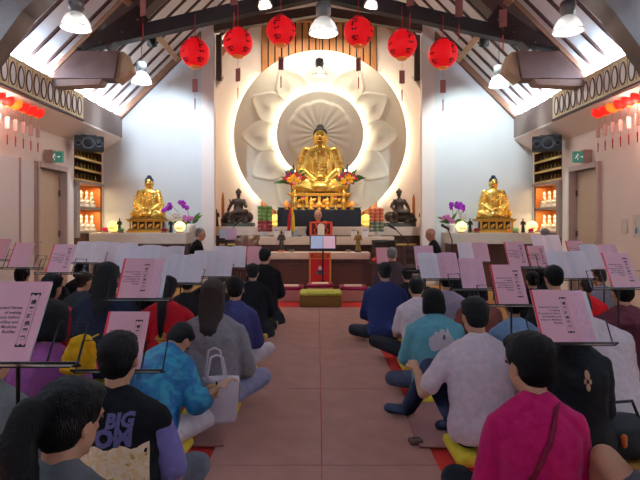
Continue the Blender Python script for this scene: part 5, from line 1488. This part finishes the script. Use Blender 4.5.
# ---- right side
person('person in a navy shirt seated at the aisle front on the right', 386, 263, 5.75, NAVY, 'short', w=1.15, sleeve='long', lean=.12, knee={'L': ((-.34, .26, .05), (-.02, .34, .0), (.1, .36, .0))})
person('person in a white tee behind the navy shirt, black trousers', 420, 280, 4.85, WHT, 'short', w=1.05, lean=.25, pitch=.3, knee={'L': ((-.40, .24, .13), (-.06, .36, .0), (.06, .38, .0))})
plaid = mat('navy_plaid', (52, 56, 78), .9, 0, .5, 45)
teal, _ = person('person with a black bob in a teal tee with a white map print', 436, 290, 4.0, C('teal_cotton', (104, 172, 190)), 'bob', w=1.15, sleeve='elbow', leg_m=plaid, lean=.12, knee={'L': ((-.31, .16, .04), (.0, .32, .0), (.12, .36, .0))})
aus = [(-.10, .0), (-.095, .05), (-.06, .075), (-.045, .10), (-.02, .09), (-.005, .115), (.02, .11), (.03, .085), (.05, .125), (.06, .085), (.095, .04), (.105, .0), (.09, -.04), (.06, -.06), (.03, -.045), (.0, -.02), (-.03, -.035), (-.06, -.045), (-.085, -.04)]
b = NB(); vs = [b.verts.new((x*1.0+.03, 0, z+.36)) for x, z in aus]; f = b.faces.new(vs); bmesh.ops.triangulate(b, faces=[f])
for _i in range(2): bmesh.ops.subdivide_edges(b, edges=b.edges[:], cuts=1, use_grid_fill=True)
back_print(teal, b, 'map_print', mat('white_print', (214, 208, 220), .7))
b = NB()
for i in range(6): cap(b, (.09+.015*i, 0, .30), (.08+.03*i, 0, .35+.01*(i % 3)), .006, .004, 6)
for v in b.verts: v.co.y *= .05
back_print(teal, b, 'plant_print', mat('brown_print', (120, 90, 60), .7), .007)
b = NB(); ball(b, (.045, 0, .415), (.012, .001, .02), 8, 6); back_print(teal, b, 'plant_print', mat('grey_print', (90, 90, 100), .7), .007)
person('person in a white tee with one arm around a raised navy knee', 489, 300, 3.0, C('white_tee', (222, 208, 220)), 'short', w=1.12, sleeve='short', lean=.16, yaw=.15, leg_m=C('navy_jeans', (34, 38, 58)), cx=.95, sock=C('navy_sock', (40, 44, 60)),
       arms={'L': ((-.33, .04, .29), (-.335, .24, .36))}, knee={'L': ((-.25, .24, .37), (-.34, .56, .0), (-.44, .66, -.02))})
pk, _ = person('person in a magenta blouse with a maroon bag strap, nearest on the right', 531, 338, 1.97, C('magenta_linen', (170, 22, 86)), 'up', w=.86, sleeve='long', yaw=.35, pitch=.15, lean=.06, cx=.838, hs=1.05, shape=1.05,
       knee={'L': ((-.27, .14, .23), (-.10, .34, .0), (.0, .36, .0))})
b = NB(); pts = []
N_ = 22
g1 = []
for i in range(N_+1):
    f = i/N_; x = .055-.19*f; z = .60-.36*f
    g1.append([b.verts.new((x-.013, 0, z-.006)), b.verts.new((x+.013, 0, z+.006))])
for i in range(N_): b.faces.new((g1[i][0], g1[i][1], g1[i+1][1], g1[i+1][0]))
sp_ = back_print(pk, b, 'bag_strap', cloth('maroon_strap', (104, 24, 44)), .006)
md = sp_.modifiers.new('th', 'SOLIDIFY'); md.thickness = .004
dr, _ = person('person in a black dress with a cut-out neckline right of the magenta blouse', 579, 320, 2.75, C('black_dress', (18, 18, 20)), 'bun', HAIRB, w=.82, sleeve='long', skirt=True, pitch=.45, lean=.10, sc=.98)
for x_, z_, r_ in ((0, .50, .016), (-.012, .468, .009), (.012, .468, .009), (0, .44, .013)):
    b = NB(); vs = [b.verts.new((x_+r_*.8*math.cos(a), 0, z_+r_*1.5*math.sin(a))) for a in [2*PI*i/12 for i in range(12)]]; b.faces.new(vs); back_print(dr, b, 'neckline_cutout', SKIN)
person('person in a white tee bent forward near the right edge', 612, 308, 3.25, C('white_tee2', (226, 216, 224)), 'short', w=1.15, lean=.5, pitch=.5, sleeve='elbow', leg_m=C('grey_jeans', (104, 106, 116)), sc=1.05, knee={'R': ((.22, .10, .20), (.1, .36, .0), (.0, .4, 0))})
person('person with bare knees at the right edge, mostly out of view', 745, 330, 1.72, C('grey_shorts_top', (120, 110, 108)), 'short', cx=1.40, shorts=True, leg_m=C('grey_shorts', (90, 90, 96)), skin=SKIN, sc=.96, arms={},
       knee={'L': ((-.33, .22, .40), (-.30, .46, .0), (-.30, .58, -.02))}, pitch=.2)
person('person in a pale blue tee behind the shiny pink booklet', 517, 294, 3.95, C('pale_blue_tee', (118, 144, 178)), 'short', w=1.05, skin=SKIN2)
person('person with black hair behind the nearest right booklet', 558, 266, 4.75, C('dark_shirt', (40, 36, 40)), 'short', w=1.05)
person('person in a red tee with a gold neck print, right of the turned lilac page', 590, 279, 5.3, C('red_tee', (206, 24, 34)), 'buzz', HAIRB, w=1.1, skin=SKIN2)
person('person in a maroon shirt at the right edge', 628, 280, 4.2, C('maroon_shirt', (78, 36, 44)), 'short', w=1.25, hs=1.1)
person('person in a dark brown robe with shaven grey head, kneeling at the right front', 393, 247, 7.5, C('brown_robe', (58, 42, 44)), 'buzz', HAIRG, w=1.15, sleeve='wide', skirt=True, pose='kneel', lean=.12)
person('shaven monk in a black robe facing left at the right pier', 436, 235, 9.5, BR, 'bald', pose='chair', cush=False, seat=.0, rz=PI/2*.85, sleeve='wide', skirt=True, sc=1.0)
person('person in a lilac grey tee beneath the white and pink open booklet', 448, 272, 5.4, C('lilac_tee', (170, 160, 184)), 'short', w=1.05, leg_m=BLK)
person('person in a teal sleeve with rust brown top, behind the teal tee', 480, 281, 4.8, C('rust_top', (112, 58, 50)), 'bob', w=1.1, sleeve='elbow')
person('child in a grey shirt leaning right before the doorway on the right', 604, 269, 5.9, C('grey_shirt', (128, 128, 138)), 'buzz', HAIRB, w=.9, skin=SKIN2, yaw=.4)
person('person in black under the shiny pink booklet on the right', 535, 272, 5.7, BLK, 'short')
person('person in black between the pink booklets, rear right', 544, 262, 6.6, BLK, 'bob')
person('person with grey hair far back beneath the right wall niche', 547, 237, 9.2, C('dark_grey_shirt', (70, 70, 76)), 'buzz', HAIRG, pose='chair', seat=0, cush=False, sc=1.0)
person('person in black in front of the right pier booklets', 462, 262, 6.6, BLK, 'long')
person('person in black left of the pink printed booklet, right side', 408, 268, 6.5, BLK, 'short')
# the master, facing the hall
zt = at(318, 208.5, 11.55).z+.07; SM = 1.08; zs = zt-.97*SM
tm, sm_ = person('shaven master in black and orange robes facing the hall behind the book rest', 318, 208.5, 11.55, C('black_robe2', (26, 27, 26)), 'bald', pose='cross', cush=False, seat=zs, rz=PI, sleeve='wide', skirt=True, lean=.04, pitch=.12, sc=SM)
b = NB(); loft(b, [((-.16, .0, .60), .08, .13), ((-.15, .08, .56), .09, .11), ((-.12, .15, .44), .11, .08), ((-.02, .19, .30), .14, .07), ((.06, .19, .18), .14, .08)], 14)
mk('orange_sash', fuse(b, .013, 3), C('orange_robe', (232, 120, 52)), tm, True)
b = NB(); ball(b, (0, .0, 0), (.032, .032, .036)); mk('orange_ball_microphone', b, mat('orange_foam', (236, 120, 40), .8), tm, True, loc=(.0, .19, .70))
b = NB(); box(b, (0, .0, (zs-.0)/2), (.7, .42, zs-.004), bev=.01); tag(mk('wooden_platform', b, CABWOOD, loc=(tm.location.x, 11.57, 0)), 'dark wooden platform seat under the master', 'seat')

# ============================================================ BAGS AND SMALL THINGS
p = at(210, 427, 3.2)
t = thing('white_handbag', (-.60, 3.20, .13), 'white handbag with looped handles beside the blue floral blouse', 'bag', rz=.1)
b = NB(); loft(b, [((0, 0, 0), .09, .04), ((0, 0, .02), .10, .045), ((0, 0, .26), .115, .03), ((0, 0, .275), .113, .024)], 24)
bmesh.ops.transform(b, matrix=Matrix.Identity(4), verts=b.verts)
WB = mat('white_leather', (212, 206, 218), .4, 0, .03, coat=.1); mk('bag_body', b, WB, t, True)
for y, h, x in ((-.03, .13, -.02), (.03, .16, -.04)):
    b = NB(); tube(b, [(x-.055, y, .24), (x-.055, y, .30), (x-.035, y, .27+h), (x, y, .285+h), (x+.035, y, .27+h), (x+.055, y, .30), (x+.055, y, .24)], .007, 8); mk('bag_handle', b, WB, t, True)
b = NB(); tube(b, [(-.02, -.045, .26), (-.02, -.05, .19)], .005, 6); box(b, (-.02, -.05, .18), (.016, .008, .03)); mk('bag_charm', b, BLACKM, t)
p = at(80, 375, 2.72)
t = thing('yellow_cloth_bag', (p.x, 2.72, p.z), 'crumpled yellow drawstring cloth bag behind the head of the black vest', 'bag')
YB_ = C('yellow_fabric', (232, 180, 34))
b = NB(); loft(b, [((0, 0, 0), .06, .03), ((-.01, 0, .03), .095, .05), ((.0, 0, .10), .085, .055), ((.02, 0, .16), .075, .045), ((.05, 0, .20), .03, .03)], 20)
mk('bag_body', fuse(b, .009, 3, .5, .03, .05), YB_, t, True)
b = NB(); tube(b, [(-.02, -.045, .04), (-.022, -.055, -.08)], .003, 6); tube(b, [(-.02, -.045, .04), (-.008, -.055, -.10)], .003, 6); mk('drawstring', b, mat('orange_string', (220, 150, 60), .7), t)
b = NB(); tube(b, [(.05, 0, .19), (.09, .02, .21)], .004, 6); mk('loop', b, YB_, t)
p = at(417, 445, 3.1)
t = thing('eyeglasses_case', (p.x, 3.15, .0145), 'small brown case lying on the aisle mat near the right edge of the aisle', 'case', rz=.2)
b = NB(); box(b, (0, 0, .018), (.085, .06, .034), bev=.014); mk('case_body', b, mat('brown_leather', (104, 78, 72), .5), t, True)
b = NB(); box(b, (0, -.0, .036), (.06, .012, .012), bev=.004); mk('case_clasp', b, mat('grey_trim', (130, 120, 116), .4), t, True)
p = at(626, 440, 2.9)
t = thing('black_shoulder_bag', (1.74, 3.0, 0), 'black shoulder bag with an orange charm at the right edge', 'bag')
b = NB(); loft(b, [((0, 0, .01), .14, .07), ((0, 0, .05), .16, .09), ((0, 0, .18), .15, .08), ((0, 0, .25), .11, .04)], 20); mk('bag_body', fuse(b, .012, 3), DARKC, t, True)
b = NB(); tube(b, [(-.1, -.02, .23), (-.08, -.02, .32), (.06, -.02, .33), (.1, -.02, .23)], .01, 8); mk('bag_handle', b, DARKC, t, True)
b = NB(); cap(b, (-.03, -.095, .15), (-.03, -.10, .11), .02, .016, 10, .5); mk('bag_charm', b, mat('orange_charm', (190, 90, 40), .5), t, True)

# ============================================================ LIGHTS
def area(loc, rot, sx, sy, e, col=(1, 1, 1), spread=180, name='lamp'):
    l = bpy.data.lights.new(name, 'AREA'); l.shape = 'RECTANGLE'; l.size = sx; l.size_y = sy; l.energy = e; l.color = col; l.spread = R(spread)
    o = bpy.data.objects.new(name, l); COL.objects.link(o); o.location = loc; o.rotation_euler = rot; return o
SPN = ['left of centre', 'right of centre', 'over the left side altar', 'over the right side altar', 'at the middle']
def spot(loc, target, e, col, ang=40, blend=.5, size=.05, name='spot'):  # spotlight and housing added to light the altar end
    t = thing('spotlight', loc, 'small dark track spotlight on the tie beam '+SPN[len([o for o in bpy.data.objects if o.name.startswith('spotlight')])], 'spotlight', 'track spotlights')
    dd = Vector(target)-Vector(loc); t.rotation_euler = dd.to_track_quat('-Z', 'Y').to_euler()
    b = NB(); lathe(b, [(.085, -.06), (.09, -.06), (.08, .14), (.03, .19), (.003, .19), (.003, .17), (.07, .13), (.084, -.058)], n=20, cap_ends=False); mk('spot_housing', b, BLACKM, t, True)
    b = NB(); tube(b, [(0, 0, .18), (0, .0, .26)], .012, 8); mk('mounting_arm', b, BLACKM, t)
    l = bpy.data.lights.new(name, 'SPOT'); l.energy = e; l.color = col; l.spot_size = R(ang); l.spot_blend = blend; l.shadow_soft_size = size
    o = bpy.data.objects.new(name, l); COL.objects.link(o); o.location = loc
    d = Vector(target)-Vector(loc); o.rotation_euler = d.to_track_quat('-Z', 'Y').to_euler(); return o
# cove strips on top of the frieze washing the roof boards
for e in (-1, 1):
    # light faces up, tipped towards the room
    o = area((e*(FX-.02), 5.6, 3.715), (0, 0, 0), .05, 11.4, 1050, (.62, .80, 1.0), name='cove_light')
    n = Vector((-e*.35, 0, 1)).normalized()
    o.rotation_euler = n.to_track_quat('Z', 'Y').to_euler()
    o.rotation_euler = (-n).to_track_quat('-Z', 'Y').to_euler() if False else (PI, -e*math.atan(.65)*-1, 0)
# warm stage spots, added with their housings for brightness
WARM = (1.0, .86, .66)
for x in (-.9, .9): spot((x, 8.25, 5.0), (x*.25, 12.3, 2.9), 1500, WARM, 34)
spot((-3.0, 9.4, 4.62), (-3.5, 11.4, 2.4), 400, (.70, .86, 1.0), 88); spot((3.0, 9.4, 4.62), (3.5, 11.4, 2.4), 380, (.80, .97, 1.0), 88)  # cool pair added to brighten the wing walls
spot((0, 8.25, 5.0), (0, 10.8, .9), 260, WARM, 44)
# warm area light high in the recess, with no fixture
area((0, 12.2, 6.0), (0, 0, 0), 2.5, .4, 80, (1, .88, .7), name='recess_light')
# fill light from the rear, set at the added windows
for x in (-2.6, 2.6): area((x, Y0+.1, 1.8), (PI/2, 0, 0), 2.3, 1.6, 3, (.86, .92, 1), name='window_light')
w = bpy.data.worlds.new('World'); scene.world = w; w.use_nodes = True
w.node_tree.nodes['Background'].inputs[0].default_value = (.6, .7, .9, 1); w.node_tree.nodes['Background'].inputs[1].default_value = .2

# ============================================================ CAMERA
cd = bpy.data.cameras.new('camera'); cam = bpy.data.objects.new('camera', cd); COL.objects.link(cam)
cam.location = (0, 0, HZ); cam.rotation_euler = (PI/2, 0, 0)
cd.sensor_width = 36; cd.lens = 36*FPX/640
cd.shift_x = (320-CX)/640; cd.shift_y = -(240-CY)/640
cd.clip_start = .05
scene.camera = cam
scene.view_settings.view_transform = 'Standard'; scene.view_settings.look = 'None'; scene.view_settings.gamma = 1
scene.view_settings.use_curve_mapping = False; scene.view_settings.exposure = -.1
scene.cycles.max_bounces = 8; scene.cycles.diffuse_bounces = 4; scene.cycles.sample_clamp_indirect = 6
scene.cycles.use_denoising = True
for o in bpy.data.objects:
    for k in ('_sh', '_s'):
        if k in o: del o[k]
